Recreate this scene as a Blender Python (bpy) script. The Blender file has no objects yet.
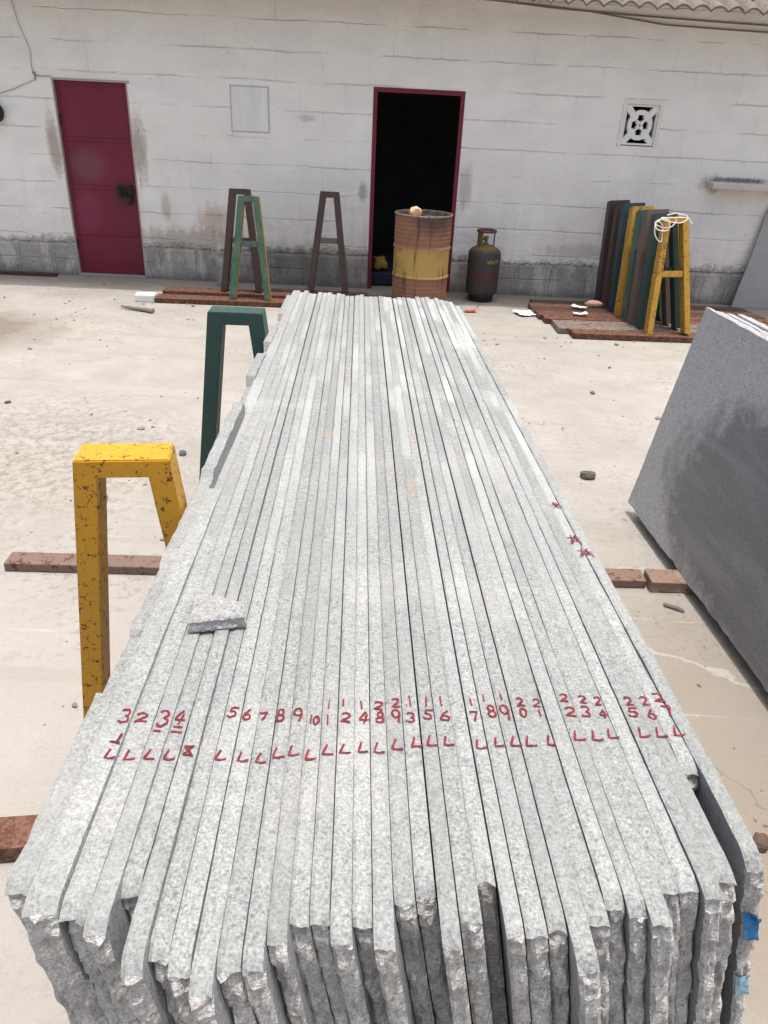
import bpy, bmesh, math, random
from mathutils import Vector, Matrix, Euler, noise as mnoise
random.seed(7)
S = bpy.context.scene
COL = S.collection
R = math.radians
def nz(x, y=0.0, z=0.0): return mnoise.noise(Vector((x, y, z)))

# ------------------------------------------------------------------ objects
def mesh_obj(name, verts, faces, mat, parent=None, loc=(0, 0, 0), smooth=False, mats=None, fmat=None):
    me = bpy.data.meshes.new(name)
    me.from_pydata([tuple(v) for v in verts], [], faces)
    for m in (mats or [mat]): me.materials.append(m)
    if fmat:
        for p, i in zip(me.polygons, fmat): p.material_index = i
    if smooth:
        for p in me.polygons: p.use_smooth = True
    me.update()
    o = bpy.data.objects.new(name, me); COL.objects.link(o)
    o.location = loc
    if parent: o.parent = parent
    return o
def empty(name, loc, rot=(0, 0, 0)):
    o = bpy.data.objects.new(name, None); COL.objects.link(o)
    o.location = loc; o.rotation_euler = rot; o.empty_display_size = .1
    return o
def tag(o, label, cat, group=None):
    o['label'] = label; o['category'] = cat
    if group: o['group'] = group
    return o
def kind(o, k): o['kind'] = k; return o
THING = lambda o: kind(o, 'thing')

class MB:
    """collects shapes into one mesh"""
    def __init__(s): s.v = []; s.f = []
    def add(s, vs, fs):
        n = len(s.v); s.v += [Vector(v) for v in vs]; s.f += [tuple(i + n for i in f) for f in fs]; return s
    def box(s, x0, x1, y0, y1, z0, z1, bev=0.0, m=None):
        if bev <= 0:
            vs = [(x, y, z) for x in (x0, x1) for y in (y0, y1) for z in (z0, z1)]
            fs = [(0, 1, 3, 2), (4, 6, 7, 5), (0, 4, 5, 1), (2, 3, 7, 6), (0, 2, 6, 4), (1, 5, 7, 3)]
        else:
            bm = bmesh.new(); bmesh.ops.create_cube(bm, size=1)
            for v in bm.verts: v.co = Vector((x0 + (v.co.x + .5) * (x1 - x0), y0 + (v.co.y + .5) * (y1 - y0), z0 + (v.co.z + .5) * (z1 - z0)))
            bmesh.ops.bevel(bm, geom=bm.edges[:], offset=bev, segments=2, affect='EDGES', profile=.6)
            bm.verts.index_update(); vs = [v.co.copy() for v in bm.verts]; fs = [tuple(v.index for v in f.verts) for f in bm.faces]; bm.free()
        if m: vs = [m @ Vector(v) for v in vs]
        return s.add(vs, fs)
    def bar(s, a, b, w, d, bev=0.004):
        """bar of width w (x-ish) and depth d (y) between two points in an xz-like plane, ends cut horizontally"""
        a = Vector(a); b = Vector(b)
        vs = []
        for p in (a, b):
            for dx, dy in ((-w/2, -d/2), (w/2, -d/2), (w/2, d/2), (-w/2, d/2)): vs.append(p + Vector((dx, dy, 0)))
        bm = bmesh.new(); bv = [bm.verts.new(v) for v in vs]
        for f in [(3, 2, 1, 0), (4, 5, 6, 7), (0, 1, 5, 4), (1, 2, 6, 5), (2, 3, 7, 6), (3, 0, 4, 7)]: bm.faces.new([bv[i] for i in f])
        bmesh.ops.recalc_face_normals(bm, faces=bm.faces[:])
        if bev: bmesh.ops.bevel(bm, geom=[e for e in bm.edges if abs(e.verts[0].co.z - e.verts[1].co.z) > .02], offset=bev, segments=2, affect='EDGES')
        bm.verts.index_update(); s.add([v.co.copy() for v in bm.verts], [tuple(v.index for v in f.verts) for f in bm.faces]); bm.free()
        return s
    def tube(s, pts, r, n=8, rr=None):
        pts = [Vector(p) for p in pts]; rings = []; base = len(s.v); vs = []; fs = []
        for i, p in enumerate(pts):
            t = (pts[min(i + 1, len(pts) - 1)] - pts[max(i - 1, 0)]).normalized()
            u = t.cross(Vector((0, 0, 1)));
            if u.length < 1e-3: u = t.cross(Vector((1, 0, 0)))
            u.normalize(); w = t.cross(u); q = rr[i] if rr else r
            for k in range(n): a = 2 * math.pi * k / n; vs.append(p + (u * math.cos(a) + w * math.sin(a)) * q)
        for i in range(len(pts) - 1):
            for k in range(n): fs.append((i*n + k, i*n + (k+1) % n, (i+1)*n + (k+1) % n, (i+1)*n + k))
        fs.append(tuple(range(n - 1, -1, -1))); fs.append(tuple((len(pts)-1)*n + k for k in range(n)))
        return s.add(vs, fs)
    def lathe(s, prof, n=40, c=(0, 0, 0), a0=0, a1=2*math.pi, closed=True):
        vs = []; fs = []; m = n if closed else n + 1
        for r, z in prof:
            for k in range(m): a = a0 + (a1 - a0) * k / n; vs.append((c[0] + r*math.cos(a), c[1] + r*math.sin(a), c[2] + z))
        for i in range(len(prof) - 1):
            for k in range(n):
                k2 = (k + 1) % m
                fs.append((i*m + k, i*m + k2, (i+1)*m + k2, (i+1)*m + k))
        return s.add(vs, fs)
    def obj(s, name, mat, parent=None, loc=(0, 0, 0), smooth=False):
        return mesh_obj(name, s.v, s.f, mat, parent, loc, smooth)

def stone_mb(rx, ry, rz, seed, sub=3, rough=.25, zcut=None):
    bm = bmesh.new(); bmesh.ops.create_icosphere(bm, subdivisions=sub, radius=1)
    for v in bm.verts:
        p = v.co.copy(); k = 1 + rough * nz(p.x*1.3 + seed, p.y*1.3, p.z*1.3) + rough*.5*nz(p.x*4 + seed, p.y*4, p.z*4)
        # squarish
        q = Vector([math.copysign(abs(c)**.75, c) for c in p]) * k
        v.co = Vector((q.x*rx, q.y*ry, q.z*rz))
    zm = min(v.co.z for v in bm.verts)*.8
    for v in bm.verts: v.co.z = max(v.co.z, zm) - zm
    m = MB(); bm.verts.index_update(); m.add([v.co.copy() for v in bm.verts], [tuple(v.index for v in f.verts) for f in bm.faces]); bm.free(); return m

# ------------------------------------------------------------------ materials
class Mt:
    def __init__(s, name, rough=.8, spec=.3):
        s.m = bpy.data.materials.new(name); s.m.use_nodes = True; s.t = s.m.node_tree
        s.b = s.t.nodes['Principled BSDF']; s.b.inputs['Roughness'].default_value = rough; s.b.inputs['Specular IOR Level'].default_value = spec
        s._tc = None
    def add(s, typ, ins=None, out=0, **props):
        n = s.t.nodes.new(typ)
        for k, v in props.items(): setattr(n, k, v)
        for k, v in (ins or {}).items(): s.put(n.inputs[k], v)
        return n.outputs[out]
    def put(s, sock, v):
        if isinstance(v, bpy.types.NodeSocket): s.t.links.new(v, sock)
        else:
            if isinstance(v, (tuple, list)) and len(v) == 3 and sock.type == 'RGBA': v = (*v, 1)
            sock.default_value = v
    def obj(s):
        if not s._tc: s._tc = s.t.nodes.new('ShaderNodeTexCoord')
        return s._tc.outputs['Object']
    def pos(s): return s.add('ShaderNodeNewGeometry')
    def rnd(s): return s.add('ShaderNodeObjectInfo', out=s._ri())
    def _ri(s): return 5 if bpy.app.version >= (4, 0) else 4
    def random(s):
        n = s.t.nodes.new('ShaderNodeObjectInfo'); return n.outputs['Random']
    def objr(s):
        """object coordinates shifted by a random amount per object"""
        r = s.random(); v = s.add('ShaderNodeVectorMath', {0: s.obj(), 1: s.add('ShaderNodeCombineXYZ', {0: s.math('MULTIPLY', r, 37.), 1: s.math('MULTIPLY', r, 91.), 2: s.math('MULTIPLY', r, 53.)})}, operation='ADD')
        return v
    def noise(s, v, scale, detail=4, rough=.55, dist=0., out=0):
        return s.add('ShaderNodeTexNoise', {'Vector': v, 'Scale': scale, 'Detail': detail, 'Roughness': rough, 'Distortion': dist}, out)
    def vor(s, v, scale, feature='F1', out=0, rnd=1.): return s.add('ShaderNodeTexVoronoi', {'Vector': v, 'Scale': scale, 'Randomness': rnd}, out, feature=feature)
    def map(s, v, scale=(1, 1, 1), loc=(0, 0, 0), rot=(0, 0, 0)): return s.add('ShaderNodeMapping', {'Vector': v, 'Scale': scale, 'Location': loc, 'Rotation': rot})
    def ramp(s, f, stops, interp='LINEAR'):
        n = s.t.nodes.new('ShaderNodeValToRGB'); cr = n.color_ramp; cr.interpolation = interp
        while len(cr.elements) < len(stops): cr.elements.new(.5)
        for e, (p, c) in zip(cr.elements, stops): e.position = p; e.color = (c, c, c, 1) if isinstance(c, (int, float)) else (*c, 1)
        s.put(n.inputs[0], f); return n.outputs[0]
    def step(s, f, a, b): return s.add('ShaderNodeMapRange', {'Value': f, 'From Min': a, 'From Max': b, 'To Min': 0., 'To Max': 1.}, clamp=True)
    def mix(s, f, a, b, mode='MIX'):
        n = s.t.nodes.new('ShaderNodeMix'); n.data_type = 'RGBA'; n.blend_type = mode
        s.put(n.inputs[0], f); s.put(n.inputs[6], a); s.put(n.inputs[7], b); return n.outputs[2]
    def math(s, op, a, b=None, c=None):
        d = {0: a}
        if b is not None: d[1] = b
        if c is not None: d[2] = c
        return s.add('ShaderNodeMath', d, operation=op)
    def xyz(s, v):
        n = s.t.nodes.new('ShaderNodeSeparateXYZ'); s.put(n.inputs[0], v); return n.outputs
    def blob(s, v, c, r, nzv=None, amp=.5):
        """soft mask 1 inside an ellipsoid round c"""
        d = s.add('ShaderNodeVectorMath', {0: s.add('ShaderNodeVectorMath', {0: v, 1: c}, operation='SUBTRACT'), 1: tuple(1/q for q in r)}, operation='MULTIPLY')
        l = s.add('ShaderNodeVectorMath', {0: d}, out=1, operation='LENGTH')
        if nzv is not None: l = s.math('ADD', l, s.math('MULTIPLY', s.math('SUBTRACT', nzv, .5), amp*2))
        return s.add('ShaderNodeMapRange', {'Value': l, 'From Min': 1.05, 'From Max': .45, 'To Min': 0., 'To Max': 1.}, clamp=True)
    def color(s, c): s.put(s.b.inputs['Base Color'], c); return s
    def rough(s, r): s.put(s.b.inputs['Roughness'], r); return s
    def bump(s, h, strength=.5, dist=.01, normal=None):
        d = {'Height': h, 'Strength': strength, 'Distance': dist}
        if normal is not None: d['Normal'] = normal
        o = s.add('ShaderNodeBump', d); s.t.links.new(o, s.b.inputs['Normal']); return o

def simple(name, c, rough=.7, var=.15, scale=20):
    m = Mt(name, rough); v = m.objr()
    f = m.noise(v, scale, 5); m.color(m.mix(f, tuple(q*(1-var) for q in c), tuple(min(1, q*(1+var)) for q in c))); m.bump(f, .2, .003); return m.m

def granite(name, dark=1.0, rough_stone=True, tint=(1, 1, 1), streak=True, cleft=False):
    m = Mt(name, .62, .3); v = m.objr(); o = m.obj()
    def c(a): return tuple(min(.9, a*dark*t) for t in tint)
    g1 = m.noise(v, 250, 3, .65); g2 = m.noise(v, 75, 4, .6); g3 = m.noise(v, 9, 3)
    col = m.ramp(g1, [(.28, c(.13)), (.43, c(.37)), (.55, c(.52)), (.70, c(.72))])
    col = m.mix(m.step(g2, .38, .66), m.mix(.30, col, c(.27)), m.mix(.18, col, c(.70)))
    sp = m.vor(v, 280); col = m.mix(m.math('MULTIPLY', m.step(sp, .26, .12), .5), col, c(.16))
    sp2 = m.noise(v, 130, 2); col = m.mix(m.math('MULTIPLY', m.step(sp2, .60, .69), .62), col, c(.15))
    col = m.mix(m.math('MULTIPLY', m.step(g3, .35, .7), .25), col, c(.42))
    if streak:
        y = m.xyz(o)[1]; r = m.random()
        ln = m.add('ShaderNodeCombineXYZ', {0: m.math('MULTIPLY', r, 90.), 1: m.math('MULTIPLY', y, 1.25), 2: m.math('MULTIPLY', r, 41.)})
        far = m.math('MULTIPLY', m.step(y, -1.15, .1), m.math('ADD', .34, m.math('MULTIPLY', m.step(m.xyz(m.pos())[0], -.22, .08), .42)))
        wob = m.math('MULTIPLY', m.math('SUBTRACT', m.noise(v, 40, 3), .5), .05)
        st = m.math('ADD', m.noise(ln, 1, 2, .5), wob)
        # smooth sawn stretches, each across the whole thickness of the slab
        col = m.mix(m.math('MULTIPLY', m.step(st, .50, .55), far), col, c(.69))
        st2 = m.math('ADD', m.noise(m.map(ln, (1, 1.6, 1), (7, 3, 1)), 1, 2), wob)
        col = m.mix(m.math('MULTIPLY', m.step(st2, .52, .60), .26), col, c(.36))
        # water and slurry stains running over several slabs
        wp = m.pos(); ws = m.noise(wp, 3.2, 5, .65); col = m.mix(m.math('MULTIPLY', m.step(ws, .50, .66), .22), col, c(.34)); col = m.mix(m.math('MULTIPLY', m.step(ws, .46, .34), .16), col, (.60, .585, .54))
        rs = m.noise(v, 11, 4, .65); rsm = m.math('MULTIPLY', m.step(rs, .605, .66), m.step(y, -.8, -.3)); col = m.mix(m.math('MULTIPLY', rsm, .45), col, (.42, .29, .17))
    if streak: col = m.mix(1.0, col, m.ramp(m.math('FRACT', m.math('MULTIPLY', m.random(), 7.3)), [(0, .80), (1, 1.0)]), 'MULTIPLY')
    m.color(col)
    if rough_stone:
        h = m.math('ADD', m.math('MULTIPLY', m.noise(v, 100, 5, .65), 1.), m.math('MULTIPLY', m.noise(v, 260, 3), .5))
        if cleft:
            h = m.math('ADD', m.math('MULTIPLY', h, .6), m.math('MULTIPLY', m.noise(m.map(v, (9, 9, 34)), 1, 5, .65, .4), 1.6)); m.bump(h, .9, .010)
            col2 = m.mix(m.math('MULTIPLY', m.step(m.noise(m.map(v, (10, 10, 30), (3, 1, 2)), 1, 4), .42, .62), .5), col, (.29, .28, .255)); m.color(col2)
        else: m.bump(h, .36, .005)
    else: m.bump(g1, .05, .002)
    return m

def rusty_paint(name, c, rust=.5, c2=None, scale=26, edge=True):
    """painted steel with rust chips"""
    m = Mt(name, .5, .4); v = m.objr()
    n1 = m.noise(v, scale, 6, .7, .2); n2 = m.noise(v, scale*4, 4, .6); n3 = m.noise(v, 3, 3)
    base = m.mix(n3, tuple(q*.78 for q in c), tuple(min(1, q*1.12) for q in c))
    if c2: base = m.mix(m.step(m.noise(v, 5, 4, .6), .48, .56), base, c2)
    base = m.mix(m.math('MULTIPLY', m.step(n2, .45, .75), .25), base, tuple(q*.5 for q in c))
    mask = m.step(m.math('ADD', m.math('MULTIPLY', n1, .75), m.math('MULTIPLY', n2, .25)), .72 - rust*.25, .735 - rust*.25)
    rc = m.ramp(n2, [(.3, (.05, .022, .016)), (.55, (.10, .04, .025)), (.75, (.17, .075, .04))])
    m.color(m.mix(mask, base, rc)); m.rough(m.math('ADD', m.math('MULTIPLY', mask, .35), .48))
    m.bump(m.math('ADD', m.math('MULTIPLY', mask, -.5), m.math('MULTIPLY', n2, .2)), .5, .003)
    return m.m
# ------------------------------------------------------------------ camera, light, sky
def camera():
    f, pitch, roll, h = 745.437, 0.497651, 0.0507987, 1.89678
    fw = Vector((0, math.cos(pitch), -math.sin(pitch))); up = Vector((0, math.sin(pitch), math.cos(pitch))); r = Vector((1, 0, 0))
    X = r*math.cos(roll) + up*math.sin(roll); Y = -r*math.sin(roll) + up*math.cos(roll); Z = -fw
    cam = bpy.data.cameras.new('camera'); cam.sensor_fit = 'HORIZONTAL'; cam.sensor_width = 36; cam.lens = f/768*36
    cam.clip_start = .02; cam.clip_end = 500
    o = bpy.data.objects.new('camera', cam); COL.objects.link(o)
    o.matrix_world = Matrix(((X.x, Y.x, Z.x, 0), (X.y, Y.y, Z.y, 0), (X.z, Y.z, Z.z, h), (0, 0, 0, 1)))
    S.camera = o
camera()
SUN = Vector((.09, .05, 1)).normalized()
w = bpy.data.worlds.new('World'); S.world = w; w.use_nodes = True
sky = w.node_tree.nodes.new('ShaderNodeTexSky'); sky.sky_type = 'NISHITA'; sky.sun_disc = False
sky.sun_elevation = math.asin(SUN.z); sky.sun_rotation = math.atan2(SUN.x, SUN.y); sky.air_density = 1.3; sky.dust_density = 8; sky.ozone_density = 1
bg = w.node_tree.nodes['Background']; bg.inputs[1].default_value = .15
w.node_tree.links.new(sky.outputs[0], bg.inputs[0])
sl = bpy.data.lights.new('sun', 'SUN'); sl.energy = 2.0; sl.angle = R(.53); sl.color = (1, .962, .915)
so = bpy.data.objects.new('sun', sl); COL.objects.link(so); so.rotation_euler = SUN.to_track_quat('Z', 'Y').to_euler(); so.location = (3, 2, 12)
vs = S.view_settings; vs.view_transform = 'Standard'; vs.look = 'None'; vs.gamma = 1; vs.exposure = .58; vs.use_curve_mapping = False
S.cycles.max_bounces = 8; S.cycles.diffuse_bounces = 5

# ------------------------------------------------------------------ ground
def ground():
    m = Mt('yard_concrete', .92, .15); p = m.pos()
    n1 = m.noise(p, .55, 5, .6); n2 = m.noise(p, 3.2, 6, .65); n3 = m.noise(p, 38, 4, .7); n4 = m.noise(p, 150, 2)
    col = m.mix(m.step(n1, .3, .7), (.295, .284, .260), (.368, .355, .327))
    col = m.mix(m.math('MULTIPLY', m.step(n2, .45, .70), .50), col, (.245, .228, .200))
    col = m.mix(m.math('MULTIPLY', m.step(n2, .42, .28), .4), col, (.42, .405, .375))
    col = m.mix(m.math('MULTIPLY', m.step(n3, .52, .72), .42), col, (.20, .185, .165))
    col = m.mix(m.math('MULTIPLY', m.step(n4, .58, .72), .45), col, (.25, .22, .19))
    # pinkish dusty side left of the stack, dirtier strip along the right of it
    col = m.mix(m.math('MULTIPLY', m.blob(p, (-1.1, 1.8, 0), (1.6, 1.9, 1), n2, .3), .55), col, (.360, .338, .317))
    col = m.mix(m.math('MULTIPLY', m.blob(p, (1.25, 1.75, 0), (1.0, 1.35, 1), n2, .55), .85), col, (.235, .212, .178))
    col = m.mix(m.math('MULTIPLY', m.blob(p, (1.2, 1.35, 0), (.35, .5, 1), n3, .6), .5), col, (.25, .20, .16))
    col = m.mix(m.math('MULTIPLY', m.blob(p, (-3.75, 6.45, 0), (.9, .75, 1), n2, .7), .85), col, (.17, .145, .12))
    col = m.mix(m.math('MULTIPLY', m.blob(p, (-2.1, 3.7, 0), (1.0, .5, 1), n3, .8), .40), col, (.36, .33, .29))
    # shadow strip of the eave along the wall, painted into the ground colour
    y = m.xyz(p)[1]; col = m.mix(m.math('MULTIPLY', m.step(m.math('ADD', y, m.math('MULTIPLY', n2, .3)), 8.45, 8.75), .72), col, (.22, .20, .175))
    # pale drag scratches
    sc = m.noise(m.map(p, (1.2, 22, 1), (0, 0, 0), (0, 0, .5)), 1, 4, .6, .4); col = m.mix(m.math('MULTIPLY', m.step(sc, .66, .72), .35), col, (.58, .56, .53))
    # gritty patches
    gp = m.math('MULTIPLY', m.step(m.noise(p, .9, 4, .6), .50, .62), m.step(m.noise(p, 22, 5, .75), .52, .60)); col = m.mix(m.math('MULTIPLY', gp, .55), col, (.16, .145, .125))
    gl = m.math('MULTIPLY', m.blob(p, (-2.2, 4.0, 0), (1.3, 1.1, 1), n2, .6), m.step(m.noise(p, 16, 5, .75), .47, .58)); col = m.mix(m.math('MULTIPLY', gl, .6), col, (.17, .155, .135))
    # pale dried slurry lines and a hairline joint right of the stack
    X, Y, Z = m.xyz(p); wob = m.math('MULTIPLY', m.math('SUBTRACT', m.noise(p, 5, 4, .6), .5), .28)
    for (ax, ay, sl, x0, x1, wd, k, cc) in ((1.0, 2.50, -.55, .75, 1.55, .020, .45, (.46, .44, .41)), (1.0, 3.02, .10, .7, 1.4, .010, .5, (.48, .46, .43)), (-2.0, 5.0, .12, -3.2, -.6, .007, .45, (.17, .155, .14)), (1.0, 4.9, -.08, .6, 2.4, .006, .40, (.17, .155, .14)), (1.1, 1.9, -1.5, .8, 1.5, .008, .6, (.14, .125, .11))):
        dd = m.math('ABSOLUTE', m.math('ADD', m.math('SUBTRACT', m.math('SUBTRACT', Y, ay), m.math('MULTIPLY', m.math('SUBTRACT', X, ax), sl)), wob))
        k1 = m.math('MULTIPLY', m.step(dd, wd, wd*.3), m.math('MULTIPLY', m.step(X, x0, x0 + .1), m.step(X, x1, x1 - .15))); col = m.mix(m.math('MULTIPLY', k1, k), col, cc)
    # tyre and drag marks
    tm = m.noise(m.map(p, (.35, 7, 1), (2, 1, 0), (0, 0, .12)), 1, 4, .6, .2); col = m.mix(m.math('MULTIPLY', m.step(tm, .56, .70), .30), col, (.22, .205, .18))
    blot = m.noise(p, 9, 5, .7); col = m.mix(m.math('MULTIPLY', m.step(blot, .58, .72), .4), col, (.235, .22, .195))
    m.color(col)
    h = m.math('ADD', m.math('ADD', m.math('MULTIPLY', n2, .9), m.math('MULTIPLY', n3, .35)), m.math('MULTIPLY', n4, .22)); m.bump(h, .6, .022)
    kind(mesh_obj('ground', [(-80, -70, 0), (80, -70, 0), (80, 90, 0), (-80, 90, 0)], [(0, 1, 2, 3)], m.m), 'structure')
ground()
def gravel():
    rg = random.Random(21); m = MB(); vs0 = []; bm = bmesh.new(); bmesh.ops.create_icosphere(bm, subdivisions=1, radius=1); bm.verts.index_update()
    base = [v.co.copy() for v in bm.verts]; fac = [tuple(v.index for v in f.verts) for f in bm.faces]; bm.free()
    def drop(x, y, r):
        s = rg.random()*99; ca = rg.random()*6.28
        sx, sy, sz = r*rg.uniform(.7, 1.3), r*rg.uniform(.6, 1), r*rg.uniform(.35, .7); vs = []
        for q in base:
            k = 1 + .35*nz(q.x*1.5 + s, q.y*1.5, q.z*1.5); u, v = q.x*sx*k, q.y*sy*k
            vs.append((x + u*math.cos(ca) - v*math.sin(ca), y + u*math.sin(ca) + v*math.cos(ca), q.z*sz*k + sz*.5))
        m.add(vs, fac)
    for cx, cy, sx, sy, n, r in ((-2.2, 4.1, .9, .8, 420, .0055), (-3.6, 6.5, .7, .5, 200, .008), (-1.3, 1.9, .5, .6, 160, .0035), (1.15, 1.9, .25, .6, 260, .004), (1.2, 3.6, .4, .9, 160, .005), (1.9, 7.1, .8, .25, 130, .009), (-2.4, 7.6, 1.0, .4, 150, .009), (1.3, 1.5, .15, .2, 120, .005), (1.5, 5.5, 1.0, 1.0, 130, .007), (0.6, 8.5, 2.5, .2, 160, .008), (-3.0, 8.6, 1.2, .15, 140, .009)):
        for _ in range(int(n*.36)): drop(rg.gauss(cx, sx), min(8.85, rg.gauss(cy, sy)), r*rg.lognormvariate(0, .45))
    g = Mt('loose_grit', .95, .1); v = g.obj(); g.color(g.ramp(g.noise(v, 14, 3), [(.35, (.15, .135, .115)), (.5, (.26, .24, .21)), (.65, (.40, .385, .36))]))
    kind(m.obj('gravel', g.m), 'stuff')
gravel()

# ------------------------------------------------------------------ the workshop
WY, PSI = 9.01056, .0256721
def on_wall(x, d, z=0):     # point d metres in front of the wall
    return Vector((x*math.cos(PSI) + d*math.sin(PSI), WY + x*math.sin(PSI) - d*math.cos(PSI), z))
DOOR = (-3.70, -2.925, .0, 2.0); WAY = (-.335, .635, .0, 2.075); VENT = (2.35, 2.72, 1.64, 2.045)
def wall_mat():
    m = Mt('whitewashed_blocks', .85, .2); o = m.obj(); x, y, z = m.xyz(o)
    wv = m.noise(o, 1.6, 3, out=1); wv2 = m.noise(o, 9, 3, out=1)
    oo = m.add('ShaderNodeVectorMath', {0: m.mix(.035, o, wv), 1: m.mix(.975, wv2, (0, 0, 0))}, operation='ADD')
    def brick(h, wd, off=(0, 0, 0), mortar=.02, smooth=.5):
        q = m.xyz(oo); v = m.add('ShaderNodeCombineXYZ', {0: q[0], 1: q[2], 2: 0.})
        v = m.add('ShaderNodeVectorMath', {0: v, 1: off}, operation='ADD')
        n = m.t.nodes.new('ShaderNodeTexBrick'); m.put(n.inputs['Vector'], v)
        n.inputs['Scale'].default_value = 1; n.inputs['Mortar Size'].default_value = mortar; n.inputs['Mortar Smooth'].default_value = smooth
        n.inputs['Brick Width'].default_value = wd; n.inputs['Row Height'].default_value = h; n.inputs['Bias'].default_value = 0
        return n.outputs['Fac'], n.outputs['Color'], n
    bf, bc, bn = brick(.262, .47, (.1, .055, 0), .008, .8)
    n1 = m.noise(o, 1.3, 5, .6); n2 = m.noise(o, 7, 6, .65); n3 = m.noise(o, 40, 4, .6)
    col = m.mix(m.step(n1, .3, .7), (.83, .79, .735), (.88, .855, .81))
    pb = m.noise(m.map(o, (2.0, 1, 3.8)), 1, 1); col = m.mix(m.math('MULTIPLY', m.step(pb, .45, .6), .25), col, (.70, .68, .66))
    # thin shadow lines of some joints put into the colour, mostly the level ones
    q3 = m.xyz(oo)[2]; ph = m.math('ABSOLUTE', m.math('SUBTRACT', m.math('FRACT', m.math('ADD', m.math('DIVIDE', m.math('ADD', q3, .055), .262), .5)), .5)); hz = m.step(ph, .07, .035)
    jm = m.math('MULTIPLY', m.step(bf, .25, .9), m.step(m.noise(m.map(o, (1, 1, 2.5)), 2.6, 5, .65), .50, .64)); jm = m.math('MULTIPLY', jm, m.math('ADD', .35, m.math('MULTIPLY', hz, .65))); col = m.mix(m.math('MULTIPLY', jm, .27), col, (.42, .37, .33))
    # streaked dirt, more towards the foot
    st = m.noise(m.map(o, (7, 1, .9)), 1, 5, .65)
    col = m.mix(m.math('MULTIPLY', m.math('MULTIPLY', m.step(st, .45, .75), m.step(z, 1.5, .4)), .35), col, (.50, .45, .38))
    col = m.mix(m.math('MULTIPLY', m.step(n2, .62, .74), .22), col, (.52, .48, .44))
    col = m.mix(m.math('MULTIPLY', m.step(n3, .70, .75), .5), col, (.34, .32, .30))
    nf = m.noise(o, 24, 5, .7)
    for c, r, a, k in [((-3.775, 0, 1.36), (.085, .5, .36), .62, (.24, .18, .11)), ((-2.865, 0, 1.40), (.10, .5, .38), .62, (.26, .20, .13)),
                       ((-2.12, 0, .66), (.20, .5, .22), .6, (.50, .36, .22)), ((-2.62, 0, .80), (.07, .5, .16), .55, (.46, .33, .22)),
                       ((-2.35, 0, .45), (.9, .5, .16), .6, (.34, .29, .22)), ((.72, 0, 1.15), (.09, .5, .28), .5, (.34, .31, .24)), ((-.42, 0, 1.05), (.06, .5, .12), .6, (.22, .21, .19)),
                       ((3.75, 0, 1.352), (.42, .5, .035), .8, (.07, .07, .07)), ((3.45, 0, 1.30), (.16, .5, .10), .6, (.30, .27, .23)), ((-1.05, 0, 1.75), (.12, .5, .04), .5, (.4, .37, .33)),
                       ((2.1, 0, .52), (.5, .5, .10), .5, (.40, .37, .33)), ((3.0, 0, .56), (.45, .5, .12), .6, (.33, .31, .28))]:
        col = m.mix(m.math('MULTIPLY', m.blob(o, c, r, m.math('ADD', m.math('MULTIPLY', m.noise(m.map(o, (11, 1, 2.2)), 1, 5, .7), .6), m.math('MULTIPLY', nf, .4)), 1.2), a), col, k)
    ch = m.math('MULTIPLY', m.step(m.noise(o, 17, 4, .75), .655, .675), m.step(m.noise(o, 1.1, 3), .44, .58)); col = m.mix(m.math('MULTIPLY', ch, .55), col, (.36, .32, .275))
    ch2 = m.math('MULTIPLY', m.step(nf, .66, .69), m.step(z, 1.3, .5)); col = m.mix(m.math('MULTIPLY', ch2, .6), col, (.30, .275, .24))
    # bare blocks along the foot
    pf, pc, pn = brick(.37, .40, (.0, .0, 0), .022, .7)
    bare = m.mix(n2, (.26, .245, .22), (.46, .43, .385)); bare = m.mix(m.math('MULTIPLY', m.step(n3, .5, .7), .6), bare, (.10, .10, .098))
    bare = m.mix(m.math('MULTIPLY', m.step(pf, .3, .8), .38), bare, (.50, .47, .42))
    bare = m.mix(m.math('MULTIPLY', m.step(n1, .42, .62), .5), bare, (.16, .155, .15))
    bare = m.mix(m.math('MULTIPLY', m.step(m.noise(m.map(o, (5, 1, 2.2)), 1, 6, .7), .50, .60), .6), bare, (.62, .59, .535))
    edge = m.math('ADD', z, m.math('ADD', m.math('MULTIPLY', m.math('SUBTRACT', n2, .5), .16), m.math('MULTIPLY', m.math('SUBTRACT', n1, .5), .22)))
    edge = m.math('ADD', edge, m.math('MULTIPLY', m.math('SUBTRACT', nf, .5), .20))
    pm = m.math('MULTIPLY', m.step(edge, .425, .35), .92)
    col = m.mix(pm, col, bare)
    # soot on the foot between the frames and the doorway
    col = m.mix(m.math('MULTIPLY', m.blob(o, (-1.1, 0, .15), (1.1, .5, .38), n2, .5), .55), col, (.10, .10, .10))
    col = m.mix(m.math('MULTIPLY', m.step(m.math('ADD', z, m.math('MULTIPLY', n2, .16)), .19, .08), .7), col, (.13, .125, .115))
    m.color(col)
    jb = m.step(m.noise(m.map(o, (1.2, 1, 2.2)), 1.6, 3), .43, .60)
    hh = m.math('ADD', m.math('MULTIPLY', m.math('MULTIPLY', m.math('MULTIPLY', bf, jb), m.math('ADD', .3, m.math('MULTIPLY', hz, .7))), -.85), m.math('ADD', m.math('MULTIPLY', m.noise(o, 4, 6, .7), 1.5), m.math('MULTIPLY', n3, .22)))
    hh = m.math('ADD', hh, m.math('MULTIPLY', m.math('MULTIPLY', pf, pm), -1.2)); hh = m.math('SUBTRACT', hh, m.math('MULTIPLY', pm, .8))
    m.bump(hh, .75, .022)
    return m.m
WALLM = wall_mat()
B = tag(empty('workshop_building', (0, WY, 0), (0, 0, PSI)), 'long whitewashed block workshop with a red door, a dark open doorway and a tiled eave', 'building')
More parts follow.
